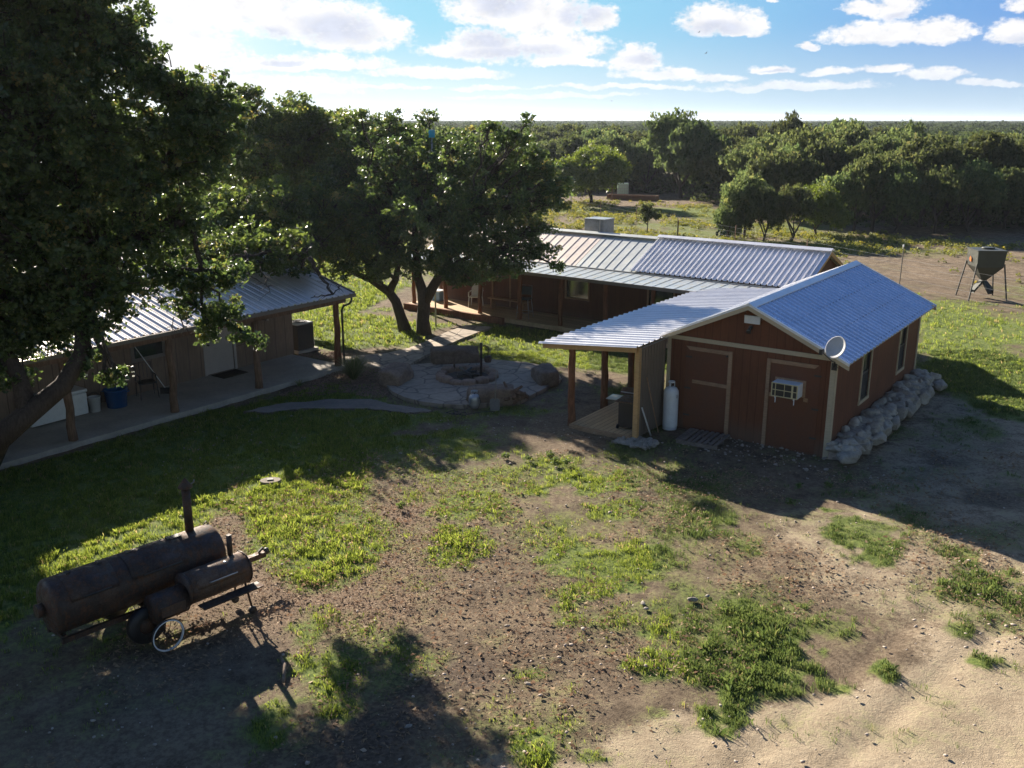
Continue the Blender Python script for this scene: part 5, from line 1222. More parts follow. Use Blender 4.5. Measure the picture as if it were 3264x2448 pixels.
def back_things():
    p = G(1985, 626); t = empty('caged_water_tank', (p.x, p.y, 0), R(-8), 'pale green plastic water tank in a wire cage under the yellow green tree', 'water tank')
    MB().box(-.55, .55, -.5, .5, .28, 1.35).build('bladder', M['tankgreen'], t, .06)
    c = MB()
    for i in range(7): x = -.58 + i * .193; c.bar((x, -.535, .2), (x, -.535, 1.4), .018, .018); c.bar((x, .535, .2), (x, .535, 1.4), .018, .018)
    for i in range(5): z = .3 + i * .27; c.bar((-.58, -.55, z), (.58, -.55, z), .018, .018); c.bar((-.585, -.55, z), (-.585, .55, z), .018, .018); c.bar((.585, -.55, z), (.585, .55, z), .018, .018)
    c.build('wire_cage', M['galv_pipe'], t)
    MB().box(-.7, -.25, -.6, .6, .0, .22).box(.25, .7, -.6, .6, .0, .22).build('stand', M['black'], t)
    a, b = G(1940, 634), G(2094, 640); t = empty('long_trough', (*((a + b) / 2)[:2], 0), math.atan2(b.y - a.y, b.x - a.x), 'long low brown trough on the bare ground below the caged tank', 'trough'); L = (b - a).length / 2
    for y in (-.5, .42): MB().box(-L, L, y, y + .08, 0, .48).build('side_wall', M['rust_brown'], t)
    for x in (-L, L - .08): MB().box(x, x + .08, -.42, .42, 0, .48).build('end_wall', M['redstone'], t)
    MB().box(-L + .08, L - .08, -.42, .42, 0, .30).build('contents', M['ash'], t)
    p = AT(1376, 430, 34.7); t = empty('blue_box_on_pole', (p.x, p.y, 0), R(-12), 'bright blue box on a thin tall pole showing above the middle oak crown', 'pole box')
    MB().tube([(0, 0, 0), (0, 0, p.z)], .03, 8).build('pole', M['galv_pipe'], t); MB().box(-.10, .10, -.08, .08, p.z - .09, p.z + .17).build('box', M['flag_blue'], t, .01)
    MB().tube([(0, 0, p.z - .5), (-1.7, -.5, p.z - 1.25)], .006, 4).build('guy_wire', M['galv_pipe'], t)
    # roof of a far outbuilding seen through the left oak
    q = AT(-40, 500, 62); t = empty('far_outbuilding', (q.x - 3, q.y + 2, 0), R(6), 'blue grey metal roofed outbuilding glimpsed through the left oak', 'outbuilding')
    MB().box(-6, 6, -3, 3, 0, 4.2).build('wall', M['house_wall'], t)
    ribbed(MB(), -6.4, 6.4, -3.5, 0, 4.1, 5.2, .4, .03, 'x', 'rib').build('roof', M['galv'], t); ribbed(MB(), -6.4, 6.4, 0, 3.5, 5.2, 4.1, .4, .03, 'x', 'rib').build('roof', M['galv'], t)
back_things()
def pads(px, py, label, n, s):
    c = G(px, py); t = empty('prickly_pear', (c.x, c.y, 0), 0, label, 'cactus'); m = MB()
    for i in range(n):
        x, y, z = random.uniform(-s, s), random.uniform(-.4, .4), random.uniform(.1, .42); a = random.uniform(0, PI); tl = random.uniform(-.5, .5); mt = Matrix.Translation((x, y, z)) @ Matrix.Rotation(a, 4, 'Z') @ Matrix.Rotation(PI / 2 + tl, 4, 'X')
        pr = [(0, -.015), (.08, -.015), (.12, 0), (.08, .015), (0, .015)]; k = MB().lathe(pr, n=12); m.add([mt @ Vector((v[0], v[1] * 1.35, v[2])) for v in k.v], k.f, False)
    o = m.build('pads', M['cactus'], t)
pads(2306, 752, 'low dark prickly pear cactus, left of the two in the pasture by the twin oaks', 34, .5)
pads(2335, 746, 'low dark prickly pear cactus, right of the two in the pasture by the twin oaks', 26, .35)
def bird(px, py, D, span, label, roll):
    p = AT(px, py, D); m = MB(); s = span / 2
    m.tube([(0, -.3 * s, 0), (0, -.1 * s, .01), (0, .2 * s, 0), (0, .42 * s, 0)], [.02, .09 * s, .10 * s, .03], 8)
    for k in (-1, 1):
        m.prism([(k * .05, .12 * s, .02), (k * .5 * s, .2 * s, .16 * s), (k * s, .02 * s, .26 * s), (k * .9 * s, -.12 * s, .24 * s), (k * .45 * s, -.16 * s, .14 * s), (k * .05, -.14 * s, .02)], (0, 0, .03 * s))
    m.prism([(-.03, -.28 * s, 0), (.03, -.28 * s, 0), (.14 * s, -.55 * s, 0), (-.14 * s, -.55 * s, 0)], (0, 0, .02 * s))
    o = m.build('soaring_bird', M['black']); o.location = p; o.rotation_euler = (R(8), roll, R(40)); tag(o, label, 'bird')
bird(2228, 103, 300, 1.3, 'dark soaring bird in front of the left cloud, upper of the three', -.5)
bird(2250, 170, 300, 1.5, 'dark soaring bird just below the puffy cloud', -.45)
bird(1950, 322, 320, 1.3, 'tiny dark bird flying low over the horizon', .1)

# ------------------------------------------------------------------ trees
def unit(n, r=rng):
    v = r.normal(size=(n, 3)); return v / np.linalg.norm(v, axis=1, keepdims=True)
def leaf_quads(ctr, size, r, up=.35, ar=.62):
    n = len(ctr); nrm = unit(n, r); nrm[:, 2] += up; nrm /= np.linalg.norm(nrm, axis=1, keepdims=True)
    u = np.cross(nrm, unit(n, r)); u /= np.linalg.norm(u, axis=1, keepdims=True) + 1e-9; w = np.cross(nrm, u)
    L = (size * r.uniform(.45, 1.0, n) * np.where(r.random(n) < .25, 1.7, 1.05))[:, None]
    return np.stack([ctr - u * L, ctr + w * L * ar + u * L * .1, ctr + u * L, ctr - w * L * ar + u * L * .1], 1).reshape(-1, 3)
def crown_pts(blobs, per_vol, clump_r, leaves, r, shell=.55, flat=.7):
    """leaf centres: clumps spread through ellipsoid blobs, denser towards each blob's skin"""
    C = []
    for (c, rad) in blobs:
        rad = np.array(rad, float); n = max(6, int(per_vol * (rad[0] * rad[1] + rad[1] * rad[2] + rad[0] * rad[2]) / 3))
        d = unit(n, r); q = r.uniform(0, 1, n) ** shell; q = np.where(r.random(n) < .16, r.uniform(.95, 1.32, n), q); C.append(np.array(c) + d * q[:, None] * rad)
    C = np.concatenate(C); n = len(C)
    cl = np.repeat(C, leaves, 0); rr = clump_r * r.uniform(.5, 1.3, n)
    off = unit(len(cl), r) * (r.uniform(0, 1, len(cl)) ** .6)[:, None] * np.repeat(rr, leaves)[:, None]; off[:, 2] *= flat
    t = np.repeat(r.normal(.45, .22, n), leaves) + r.normal(0, .14, len(cl)); t[r.random(len(cl)) < .02] = .97
    return C, cl + off, np.clip(t, 0, 1)
def limb(m, a, b, r0, r1, seg=6, wob=.12, sag=0.0):
    a, b = Vector(a), Vector(b); L = (b - a).length; pts = []; rs = []
    for i in range(seg + 1):
        t = i / seg; p = a.lerp(b, t) + Vector((random.uniform(-1, 1), random.uniform(-1, 1), random.uniform(-.7, .7))) * wob * L * .35 * math.sin(PI * t)
        p.z += sag * math.sin(PI * t) * L; pts.append(p); rs.append(r0 + (r1 - r0) * t)
    m.tube(pts, rs, 8 if r0 > .06 else 5, wob=.05); return pts
def big_tree(name, label, base, trunk, blobs, leaf_mat, per_vol, clump_r, leaves, lsize, seed, limbs_from, extra=None, group=None, drop=None, trad=None):
    """trunk: list of polylines with radii (world); blobs: crown ellipsoids (world)"""
    r = np.random.default_rng(seed); b = Vector(base); root = empty(name, b, 0, label, 'tree', group)
    L = lambda p: Vector(p) - b
    tm = MB()
    for pl, rs in trunk: tm.tube([L(p) for p in pl], rs, 14, wob=.05)
    C, P, t = crown_pts(blobs, per_vol, clump_r, leaves, r)
    if drop is not None:
        k = ~drop(P); P, t = P[k], t[k]; C = C[~drop(C)]
    ends = []
    for (c, rad) in blobs:
        s = min(limbs_from, key=lambda q: (Vector(q) - Vector(c)).length + .6 * abs(q[2] - c[2]))
        pts = limb(tm, L(s), L(c), .085 if max(rad) > .9 else .05, .03, 7, .2, .04)
        ends.append((Vector(c), [p + b for p in pts]))
    for i in range(len(C)):
        if r.random() > .5: continue
        c = Vector(C[i]); e = min(ends, key=lambda q: (q[0] - c).length); k = e[1][int(r.integers(4, 8))]
        if (k - c).length < 2.6: limb(tm, L(k), L(c), .02, .006, 3, .25, .05)
    if extra: extra(tm, L)
    tm.build('trunk', M['bark'], root)
    V = leaf_quads(P, np.full(len(P), lsize), r) - np.array(base)
    np_mesh('crown', V, np.arange(len(V)).reshape(-1, 4), leaf_mat, t, root)
    return root
def B(px, py, Y, rx, rz=None, ry=None):     # crown blob whose centre is read off at a pixel and a depth; radii in metres
    p = AT(px, py, Y); rz = rz or rx * .75; return ((p.x, p.y, p.z), (rx, ry or rx, rz))
def P3(px, py, Y): return tuple(AT(px, py, Y))

# A: the great oak at the left edge
A = []
for q in [(120, 60, 23, 1.5), (300, 90, 23.5, 1.1), (380, 130, 24, .75), (30, 250, 22, 1.6), (230, 260, 23, 1.4), (430, 230, 24, .9), (500, 260, 24.5, .65), (100, 430, 21.5, 1.7), (320, 430, 23, 1.5), (500, 400, 24, 1.1),
          (610, 330, 25, .65), (690, 340, 25.5, .6), (30, 620, 21, 1.6), (240, 620, 22, 1.6), (430, 600, 23, 1.3), (570, 540, 24, 1.0), (650, 480, 25, .9), (100, 800, 20.5, 1.5), (300, 790, 21.5, 1.3), (470, 760, 22.5, .9), (590, 700, 24, .8),
          (60, 950, 20, .8), (250, 940, 20.5, 1.0), (390, 900, 21.5, .75), (500, 880, 22.5, .5), (-120, 500, 21, 2.0), (-160, 800, 20.5, 2.0), (-140, 200, 22, 2.0), (-60, -80, 23, 1.8), (150, -120, 23, 1.5), (300, -60, 24, 1.0),
          (160, 1060, 19.8, .55), (300, 1030, 20.2, .5), (20, 1080, 19.6, .5), (380, 985, 21, .35), (-300, 350, 20, 2.6), (-330, 750, 19, 2.5), (-200, 1000, 18.5, 1.2), (600, 290, 24.5, .8), (690, 345, 25.5, .75), (640, 420, 24.5, 1.0), (-60, 1150, 23.2, 1.0), (-130, 1000, 24, 1.6), (-30, 1050, 24, .9), (60, 1045, 19.8, .75), (-60, 1110, 19, .9), (140, 1010, 20, .6), (200, 985, 20, .7), (-160, 1150, 18, 1.0)]:
    
    d0 = 17.6 + (q[2] - 19.8) * .42; k_ = d0 / q[2]
    A.append(B(q[0], q[1], d0, q[3] * k_ * 1.04))
tufts = [B(250, 1160, 17.52, .26, .2), B(290, 1130, 17.56, .22, .16), B(350, 1215, 17.43, .24, .16), B(370, 1185, 17.43, .2, .15), B(80, 1210, 17.26, .2, .3), B(235, 1190, 17.47, .14, .1)]
lobe = [B(680, 1010, 18.86, .42, .3), B(740, 1000, 18.86, .3, .25), B(660, 1060, 18.82, .25, .3), B(770, 1060, 18.78, .26, .16), B(815, 1085, 18.78, .18, .12), B(640, 905, 18.94, .5, .3), B(700, 870, 19.03, .5, .35), B(560, 880, 18.94, .55, .35), B(600, 960, 18.86, .4, .3)]
def xA(m, L):
    for a, b, r0, r1 in ((P3(300, 900, 18.31), P3(270, 1150, 17.52), .04, .015), (P3(300, 1060, 17.81), P3(350, 1200, 17.43), .03, .012), (P3(600, 700, 19.15), P3(640, 860, 18.94), .06, .045), (P3(640, 860, 18.94), P3(655, 1050, 18.86), .045, .02),
                         (P3(640, 900, 18.94), P3(700, 935, 18.86), .03, .02), (P3(700, 935, 18.86), P3(706, 1010, 18.86), .022, .012), (P3(640, 860, 18.94), P3(665, 915, 18.9), .02, .01), (P3(655, 1000, 18.86), P3(810, 1080, 18.78), .022, .008),
                         (P3(560, 950, 18.9), P3(585, 1050, 18.78), .028, .01), (P3(40, 1000, 17.68), P3(80, 1210, 17.26), .03, .01), (P3(470, 760, 18.73), P3(600, 700, 19.15), .1, .07), (P3(555, 1010, 18.82), P3(545, 1045, 18.78), .012, .006)):
        limb(m, L(a), L(b), r0, r1, 6, .16)
        for _ in range(5):
            k = Vector(a).lerp(Vector(b), random.uniform(.4, 1)); limb(m, L(k), L(k + Vector((random.uniform(-.3, .3), random.uniform(-.3, .3), random.uniform(-.35, .1)))), .008, .003, 3, .3)
bA = G(-60, 1500)
trA = [([(bA.x, bA.y, -.1), P3(-10, 1400, 16.5), P3(90, 1320, 16.84), P3(200, 1230, 17.18), P3(260, 1130, 17.52), P3(270, 950, 17.89)], [.29, .24, .20, .18, .15, .11]),
       ([P3(90, 1320, 16.84), P3(60, 1200, 17.18), P3(-60, 1000, 17.52), P3(-120, 700, 17.94)], [.18, .15, .12, .09]), ([P3(270, 950, 17.89), P3(260, 700, 18.31), P3(200, 400, 18.73), P3(180, 100, 18.94)], [.13, .11, .08, .05]),
       ([P3(270, 950, 17.89), P3(400, 760, 18.52), P3(500, 550, 19.15), P3(600, 400, 19.62)], [.11, .09, .07, .04])]
big_tree('oak_tree', 'huge dark oak with a thick leaning trunk filling the left edge of the photo', (bA.x, bA.y, 0), trA, A + tufts + lobe, M['leaf_oak'], 170, .20, 40, .047, 11,
         [P3(270, 950, 17.89), P3(260, 700, 18.31), P3(200, 400, 18.73), P3(180, 100, 18.94), P3(-60, 1000, 17.52), P3(-120, 700, 17.94), P3(400, 760, 18.52), P3(500, 550, 19.15), P3(600, 400, 19.62), P3(655, 1000, 18.86), P3(640, 860, 18.94), P3(700, 935, 18.86)], xA)
# B: oak behind the house, branches over its roof
Bb = [B(q[0], q[1], q[2], q[3] * max(1, q[2] / 29.5), *[v * max(1, q[2] / 29.5) for v in q[4:]]) for q in [(1020, 400, 39, .9, .45), (1130, 400, 38, .9, .4), (1060, 640, 36, 1.2), (1080, 760, 35.5, 1.0), (1150, 790, 34.3, .8), (1000, 720, 36, 1.2), (775, 335, 38.5, .6, .45), (885, 400, 38.5, .8, .5), (740, 420, 38.0, 1.3), (930, 400, 39.0, 1.0), (1010, 420, 39.5, 1.0), (640, 560, 37.5, 1.5), (830, 520, 38.0, 1.6), (990, 530, 39.0, 1.4), (700, 700, 32.0, 1.4), (870, 690, 32.5, 1.6),
                      (1030, 690, 34.0, 1.4), (640, 800, 28.2, .9), (770, 800, 28.2, .9), (900, 790, 28.7, 1.0), (1020, 790, 32.5, .85), (1110, 560, 39.5, 1.2), (1140, 720, 35.0, 1.2), (980, 385, 39, .6, .3), (790, 300, 38.5, .4, .3), (560, 700, 32.0, 1.3), (520, 820, 28.2, .9), (700, 850, 26.5, .45, .3), (880, 850, 28.3, .5, .28), (960, 855, 29, .42, .28), (820, 845, 28, .42, .22), (945, 330, 39.5, .45, .3), (1080, 420, 40.5, .7, .5)]]
def xB(m, L):
    for a, b, r0, r1 in ((P3(985, 820, 27), P3(1020, 880, 26.8), .07, .05), (P3(1020, 880, 26.8), P3(1062, 938, 26.4), .05, .035), (P3(1062, 938, 26.4), P3(990, 950, 26.3), .03, .012), (P3(1062, 938, 26.4), P3(1090, 905, 26.6), .02, .008),
                         (P3(780, 800, 26), P3(800, 880, 25.2), .035, .02), (P3(800, 880, 25.2), P3(858, 915, 25), .02, .008), (P3(830, 850, 25.4), P3(862, 935, 25), .02, .006)):
        limb(m, L(a), L(b), r0, r1, 6, .22)
        for _ in range(4):
            k = Vector(a).lerp(Vector(b), random.uniform(.3, 1)); limb(m, L(k), L(k + Vector((random.uniform(-.35, .35), random.uniform(-.3, .3), random.uniform(-.3, .2)))), .010, .004, 3, .3)
bB = (-12.6, 40.5, 0)
trB = [([(-12.6, 40.5, -.1), (-12.4, 40.2, 1.5), (-12.0, 39.6, 3.0), P3(860, 650, 39), P3(850, 500, 39)], [.34, .28, .25, .18, .08]), ([(-12.0, 39.6, 3.0), P3(1000, 720, 36), P3(985, 800, 29)], [.2, .15, .08]), ([(-12.0, 39.6, 3.0), P3(700, 650, 38), P3(640, 540, 38)], [.2, .13, .06])]
big_tree('oak_tree', 'broad green oak behind the beige house with branches hanging over its roof', bB, trB, Bb, M['leaf_oak2'], 84, .30, 36, .072, 12,
         [P3(860, 650, 39), P3(850, 500, 39), P3(1000, 720, 36), P3(985, 800, 29), P3(700, 650, 38), P3(640, 540, 38)], xB)
# C: forked oak in the middle of the yard
Cb = [B(*q) for q in [(1190, 450, 36.5, 1.35, .7), (1340, 460, 36.2, 1.25, .6), (1480, 468, 36, 1.2, .6), (1600, 478, 35, 1.05, .6), (1120, 560, 36.5, 1.4), (1280, 560, 34, 1.6), (1440, 560, 34, 1.65), (1590, 560, 34, 1.35), (1690, 560, 33, .8), (1200, 690, 33.5, 1.5), (1370, 690, 31.5, 1.5), (1520, 690, 32, 1.5), (1640, 660, 32.5, 1.1),
                      (1730, 640, 32.5, .7, .4), (1250, 800, 32.5, 1.2), (1440, 800, 31.5, 1.2), (1570, 800, 32, 1.1), (1660, 760, 32, .8, .5), (1730, 720, 31.8, .45, .25), (1700, 810, 31.6, .6, .3), (1770, 845, 31.4, .35, .16), (1740, 790, 31.5, .4, .2), (1100, 760, 35, 1.0), (1090, 850, 32.5, .6, .4), (1200, 860, 32.5, .7, .35), (1480, 870, 31.5, .9, .4), (1590, 860, 31.6, .7, .3), (1400, 850, 32, .8, .4),
                      (1250, 410, 36.5, .9, .35), (1640, 440, 33, .7, .32), (1740, 530, 33, .6, .35), (1790, 575, 32.8, .35, .2), (1760, 610, 32.6, .6, .3), (1700, 500, 33, .45, .3), (1370, 380, 36.3, .4, .32), (1250, 374, 36.3, .28, .25), (1680, 385, 33, .18, .2), (1560, 405, 33, .4, .25), (1660, 850, 31.4, .45, .2), (1150, 365, 33, .3, .2), (1780, 660, 32.4, .35, .2), (1330, 860, 32.6, .4, .25)]]
b1, b2 = (-3.95, 34.2, 0), (-3.2, 33.6, 0)
trC = [([(b1[0], b1[1], -.1), P3(1278, 1010, 34.1), P3(1262, 960, 34), P3(1240, 930, 33.8), P3(1180, 890, 33.5), P3(1120, 868, 33.2)], [.26, .2, .18, .16, .12, .08]), ([P3(1240, 930, 33.8), P3(1262, 890, 33.6), P3(1268, 850, 33.4), P3(1250, 780, 33)], [.15, .12, .10, .08]),
       ([P3(1215, 905, 33.6), P3(1175, 872, 33.3), P3(1165, 830, 33)], [.11, .08, .06]), ([P3(1262, 890, 33.6), P3(1225, 862, 33.2), P3(1200, 830, 33)], [.08, .06, .04])]
tr2 = [([(b2[0], b2[1], -.1), P3(1348, 1020, 33.5), P3(1352, 970, 33.3), P3(1347, 930, 33.2), P3(1332, 880, 33), P3(1325, 800, 32.8), P3(1320, 680, 32.5)], [.30, .24, .22, .20, .15, .12, .08]), ([P3(1352, 965, 33.3), P3(1385, 905, 33), P3(1420, 850, 32.6), P3(1450, 780, 32.2), P3(1490, 700, 32)], [.20, .17, .14, .11, .07]), ([P3(1405, 870, 32.8), P3(1470, 830, 32.2), P3(1560, 790, 32)], [.11, .08, .05])]
half = lambda P: P[0][0] < G(1330, 1000).x * P[0][1] / 38.0
big_tree('oak_tree', 'crooked oak with a low forked trunk, left of the middle lawn pair', b1, trC, [b for b in Cb if b[0][0] < -3.4], M['leaf_oak'], 112, .24, 38, .058, 13, [P3(1250, 780, 33), P3(1120, 868, 33.2), P3(1165, 830, 33), P3(1200, 830, 33)], None, 'pair of oaks on the middle lawn')
big_tree('oak_tree', 'dark wide oak with a V forked trunk, right of the middle lawn pair', b2, tr2, [b for b in Cb if b[0][0] >= -3.4], M['leaf_oak'], 112, .24, 38, .058, 14, [P3(1325, 800, 32.8), P3(1320, 680, 32.5), P3(1450, 780, 32.2), P3(1490, 700, 32), P3(1560, 790, 32)], None, 'pair of oaks on the middle lawn')

# shared crowns and trunks for the pasture and the woods
def crown_mesh(name, seed, m_, lobes, clump, leaves, lsize, per, zc=.58, zs=1.0):
    r = np.random.default_rng(seed); bl = []
    for i in range(lobes):
        a = 2 * PI * i / lobes + r.uniform(-.4, .4); q = r.uniform(.2, .66); z = zc + (r.uniform(-.16, .24) - .22 * q) * zs
        bl.append(((math.cos(a) * q, math.sin(a) * q, z), (r.uniform(.26, .42), r.uniform(.26, .42), r.uniform(.16, .26) * zs)))
    bl.append(((0, 0, zc + .18), (.38, .38, .20 * zs)))
    C, P, t = crown_pts(bl, per, clump, leaves, r, .45, .75); V = leaf_quads(P, np.full(len(P), lsize), r, .5, .7)
    o = np_mesh(name, V, np.arange(len(V)).reshape(-1, 4), m_, t); me = o.data; bpy.data.objects.remove(o); return me
def trunk_mesh(name, seed, n=3, lean=.1, hk=.22):
    random.seed(seed); m = MB(); d = Vector((random.uniform(-lean, lean), random.uniform(-lean, lean), 0))
    k = Vector((0, 0, hk)) + d; m.tube([(0, 0, -.02), tuple(k * .5 + Vector((random.uniform(-.03, .03), 0, 0))), tuple(k)], [.045, .035, .032], 8, wob=.06)
    for i in range(n):
        a = 2 * PI * i / n + random.uniform(-.5, .5); e = Vector((math.cos(a) * .42, math.sin(a) * .42, .62)); s = k * random.uniform(.5, 1)
        m.tube([s, s.lerp(e, .5) + Vector((random.uniform(-.05, .05), random.uniform(-.05, .05), -.02)), e], [.026, .018, .008], 6)
    me = bpy.data.meshes.new(name); me.from_pydata([tuple(v) for v in m.v], [], m.f); me.materials.append(M['bark']); return me
CR = [crown_mesh('oak_crown', 100 + i, M['leaf_dark'] if i % 2 else M['leaf_mid'], 9 + i % 3, .085, 26, .026, 1900) for i in range(4)]
CM = crown_mesh('mesquite_crown', 120, M['leaf_mesq'], 9, .10, 30, .020, 1900)
CS = crown_mesh('sapling_crown', 130, M['leaf_mid'], 6, .13, 16, .05, 420, .74, .55)
CRr = [crown_mesh('open_oak_crown', 140 + i, M['leaf_mid'] if i != 1 else M['leaf_dark'], 9 + i % 2, (.10), 24, .027, 1250, .66, .78) for i in range(3)]
TR = [trunk_mesh('oak_trunk', 200 + i, 3 + i % 2, .08) for i in range(4)] + [trunk_mesh('tall_trunk', 230, 3, .05, .5), trunk_mesh('leaning_trunk', 231, 3, .05, .30), trunk_mesh('forked_trunk', 232, 4, .16, .14)]
def mtree(name, x, y, rad, h, crown, trunk, rz, label, group=None, z0=0.0):
    t = empty(name, (x, y, z0), rz, label, 'tree', group)
    for nm, me in (('crown', crown), ('trunk', trunk)):
        o = bpy.data.objects.new(nm, me); COL.objects.link(o); o.parent = t; o.scale = (rad, rad, h)
    return t
def mt(px, py, top, halfw, crown, ti, rz, name, label, group=None, asp=1.0):
    p = G(px, py); d = p.y * cp + CAMH * sp; h = CAMH - (top - HZ) / FPX * (p.y); rad = halfw / FPX * p.y * 1.06
    return mtree(name, p.x, p.y, rad, h * 1.02, crown, TR[ti], rz, label, group)
mt(1886, 652, 455, 140, CM, 0, .3, 'mesquite_tree', 'yellow green mesquite beside the caged water tank')
mt(2062, 745, 640, 42, CS, 4, 1.0, 'small_oak', 'small lone crooked tree in the yellow flowered pasture')
mt(2170, 632, 368, 150, CR[1], 2, 2.0, 'oak_tree', 'tall dark round oak standing above the treeline right of the mesquite')
mt(2372, 757, 555, 110, CRr[0], 5, .7, 'oak_tree', 'grey green oak at the pasture edge with the thickest upright trunk')
mt(2432, 768, 590, 70, CRr[1], 6, 2.7, 'small_oak', 'slim oak between the thick trunked oak and the leaning mesquite')
mt(2520, 768, 585, 90, CRr[2], 6, 1.9, 'oak_tree', 'multi stemmed oak just left of the leaning mesquite')
mt(2600, 750, 572, 105, CM, 6, 4.0, 'mesquite_tree', 'bright green mesquite with a leaning trunk at the pasture edge')
mt(2320, 762, 640, 60, CR[2], 2, 3.0, 'small_oak', 'low bushy oak at the left end of the pasture edge group')
for i, (px, py, top, hw, lb) in enumerate([(2720, 735, 535, 110, 'rounded oak right of the leaning mesquite at the pasture edge'), (2850, 740, 520, 120, 'wide oak at the edge of the wood behind the shed ridge'), (2980, 742, 530, 110, 'dense oak at the edge of the wood left of the feeder'),
        (3090, 738, 515, 110, 'dense oak at the edge of the wood right above the feeder'), (3200, 730, 530, 110, 'oak at the edge of the wood near the right border of the photo'), (3330, 726, 520, 120, 'oak cut by the right border of the photo'), (2480, 700, 470, 130, 'tall oak behind the pasture edge group'),
        (2620, 690, 450, 140, 'tall olive oak behind the leaning mesquite'), (2790, 690, 440, 150, 'tall broad oak in the second row behind the shed'), (2960, 690, 450, 140, 'tall broad oak in the second row left of the feeder'), (3140, 690, 440, 150, 'tall broad oak in the second row over the feeder'), (3310, 680, 445, 150, 'tall second row oak at the right border'),
        (2380, 650, 440, 130, 'dark oak in the gap between the tall round oak and the wood'), (2290, 625, 420, 110, 'dark oak close to the right of the tall round oak'), (2060, 600, 470, 90, 'dark oak behind the caged water tank'), (1760, 600, 450, 90, 'dark oak behind the mesquite on its left'), (2700, 640, 392, 130, 'oak whose crown breaks the skyline, left one'), (2500, 610, 372, 90, 'tall oak poking above the horizon behind the pasture edge group'), (2660, 605, 376, 90, 'tall oak poking above the horizon right of the first'), (2890, 600, 384, 90, 'flat topped oak reaching the horizon at the right')]):
    mt(px, py, top, hw, CRr[i % 3] if i < 6 else CR[i % 4], 5 + i % 2 if i < 6 else i % 4, i * 1.7, 'oak_tree', lb)

# the woodland beyond: the 250 or so nearest as trees, the rest as one mass
def in_clear(x, y):
    lim = 100 - 34 * sstep(x, 14, 24)
    lim = np.where(x < -6, 82 - 18 * sstep(-x, 14, 30), lim)
    return y < lim
wx, wy = [], []
r_ = np.random.default_rng(77); gs = 6.2
for gy in np.arange(62, 700, gs):
    ext = gy * .60 + 8
    for gx in np.arange(-ext, ext, gs * (1 if gy < 260 else 1.25)):
        wx.append(gx + r_.uniform(-2.4, 2.4)); wy.append(gy + r_.uniform(-2.4, 2.4))
wx = np.array(wx); wy = np.array(wy); k = ~in_clear(wx, wy) & (r_.random(len(wx)) < .93); wx, wy = wx[k], wy[k]
near_k = np.argsort(wy)[:265]; far_k = np.argsort(wy)[265:]
wl = 'lookalike oak in the dense woodland beyond the pasture'
for j, i in enumerate(near_k):
    h = float(np.clip(5.0 + 2.0 * vnoise(wx[i], wy[i], .05, 3) + r_.normal(0, .5), 3.5, 7.3)); rd = h * r_.uniform(.55, .75)
    mtree('woodland_oak', float(wx[i]), float(wy[i]), rd, h, CRr[j % 3] if j < 90 and j % 4 else CR[j % 4], TR[j % 4], float(r_.uniform(0, 6.28)), wl, 'oaks of the woodland beyond the pasture')
def woodland():
    r = np.random.default_rng(5); xs, ys = wx[far_k], wy[far_k]
    n2 = 16000; u = r.uniform(0, 1, n2); fy = 690 * (5500 / 690) ** (u ** .8); fx = r.uniform(-.62, .62, n2) * fy
    X = np.concatenate([xs, fx]); Y = np.concatenate([ys, fy]); H = 5.0 + 1.8 * vnoise(X, Y, .03, 3) + r.normal(0, .38, len(X)) * np.where(Y > 690, .5, 1)
    H += sstep(Y, 300, 2500) * (fbm(X, Y, 0.0009, 44, 3) - .5) * 10 * .9
    nl = np.where(Y < 200, 260, np.where(Y < 330, 130, np.where(Y < 690, 90, 34))).astype(int); sz = np.where(Y < 200, .34, np.where(Y < 330, .5, np.where(Y < 690, .55, 1.25)))
    idx = np.repeat(np.arange(len(X)), nl); m = len(idx); d = unit(m, r); d[:, 2] = np.abs(d[:, 2]) * 1.0 - .12
    rad = np.where(Y > 690, 8.0, 3.4)[idx] * r.uniform(.82, 1.05, m)
    C = np.stack([X[idx] + d[:, 0] * rad, Y[idx] + d[:, 1] * rad, H[idx] * (.55 + .42 * d[:, 2]) + r.normal(0, .18, m)], -1)
    V = leaf_quads(C, sz[idx], r, .9, .75); t = np.clip(np.repeat(r.normal(.42, .22, len(X)), nl) + r.normal(0, .12, m), 0, 1)
    o = np_mesh('far_woodland', V, np.arange(len(V)).reshape(-1, 4), M['leaf_far'], t); tag(o, 'endless low oak scrub running back to the flat horizon', 'woodland', kind='stuff')
woodland()
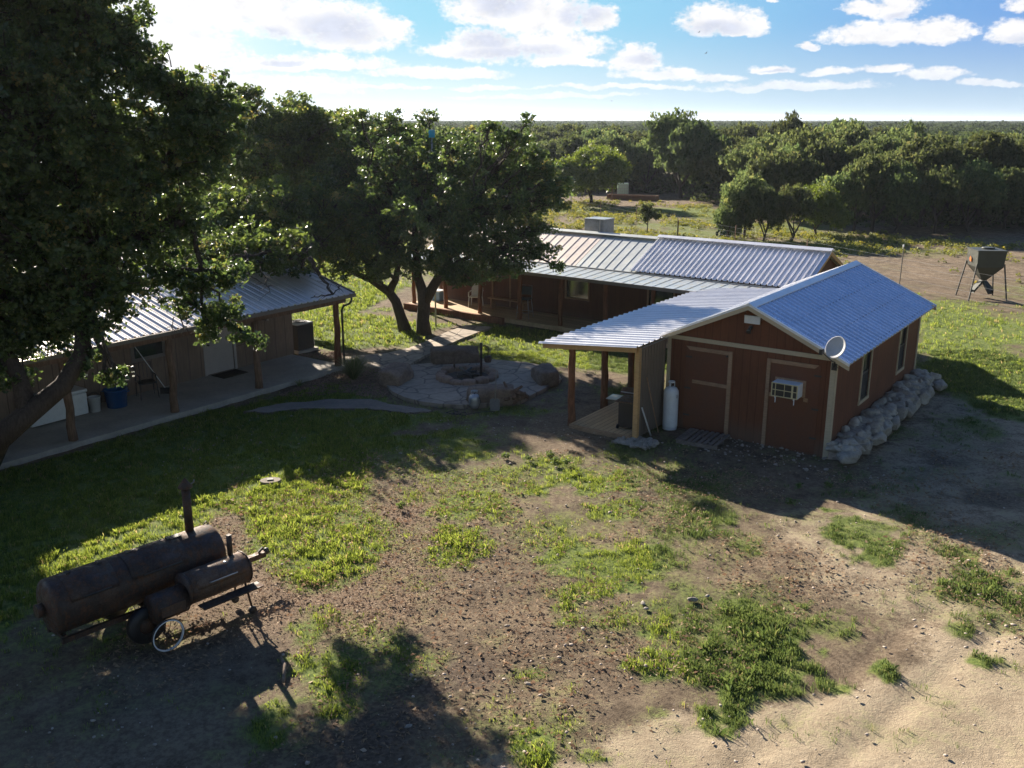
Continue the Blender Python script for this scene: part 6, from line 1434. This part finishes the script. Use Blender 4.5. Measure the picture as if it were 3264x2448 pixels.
def understory():
    r = np.random.default_rng(9); X = r.uniform(-10, 60, 2600); Y = r.uniform(62, 130, 2600); k = ~in_clear(X, Y - 3); X, Y = X[k], Y[k]; n = 26
    idx = np.repeat(np.arange(len(X)), n); m = len(idx); C = np.stack([X[idx] + r.normal(0, .5, m), Y[idx] + r.normal(0, .5, m), np.abs(r.normal(.2, .45, m))], -1)
    V = leaf_quads(C, np.full(m, .14), r, .4, .7); tag(np_mesh('woodland_undergrowth', V, np.arange(len(V)).reshape(-1, 4), M['leaf_dark'], r.uniform(0, .8, m)), 'low brush under the edge of the wood', 'undergrowth', kind='stuff')
understory()
def broomweed():
    r = np.random.default_rng(21); n = 26000; X = r.uniform(-10, 46, n); Y = r.uniform(44, 100, n)
    band = soft(X, Y, P_PAST, 1.6, 12); k = (r.random(n) < (band * sstep(fbm(X, Y, .35, 81), .36, .60) * .75 + .012)) & ((X > 3) | (Y > 60)); X, Y = X[k], Y[k]
    s = r.uniform(.10, .30, len(X)); nl = 34; idx = np.repeat(np.arange(len(X)), nl); m = len(idx); d = unit(m, r); d[:, 2] = np.abs(d[:, 2])
    C = np.stack([X[idx], Y[idx], np.zeros(m)], -1) + d * (s[idx] * r.uniform(.6, 1.1, m))[:, None] * np.array([1, 1, 1.1])
    V = leaf_quads(C, np.full(m, .05), r, .5, .7); t = np.clip(np.repeat(r.normal(.5, .2, len(X)), nl) + d[:, 2] * .35 - .15, 0, 1)
    tag(np_mesh('yellow_wildflowers', V, np.arange(len(V)).reshape(-1, 4), M['yellow'], t), 'low yellow flowering weeds carpeting the pasture behind the cabin', 'wildflowers', kind='stuff')
broomweed()

# ------------------------------------------------------------------ thin air between here and the horizon
def haze():
    o = MB().box(-7200, 7200, -3400, 7200, -12, 30).build('haze', bpy.data.materials.new('thin_haze')); tag(o, kind='stuff')
    m = o.data.materials[0]; m.use_nodes = True; m.node_tree.nodes.clear()
    v = m.node_tree.nodes.new('ShaderNodeVolumePrincipled'); out = m.node_tree.nodes.new('ShaderNodeOutputMaterial')
    v.inputs['Color'].default_value = (.78, .86, 1, 1); v.inputs['Density'].default_value = HAZE; v.inputs['Anisotropy'].default_value = .35
    m.node_tree.links.new(v.outputs[0], out.inputs['Volume'])
HAZE = 0.00015
haze()
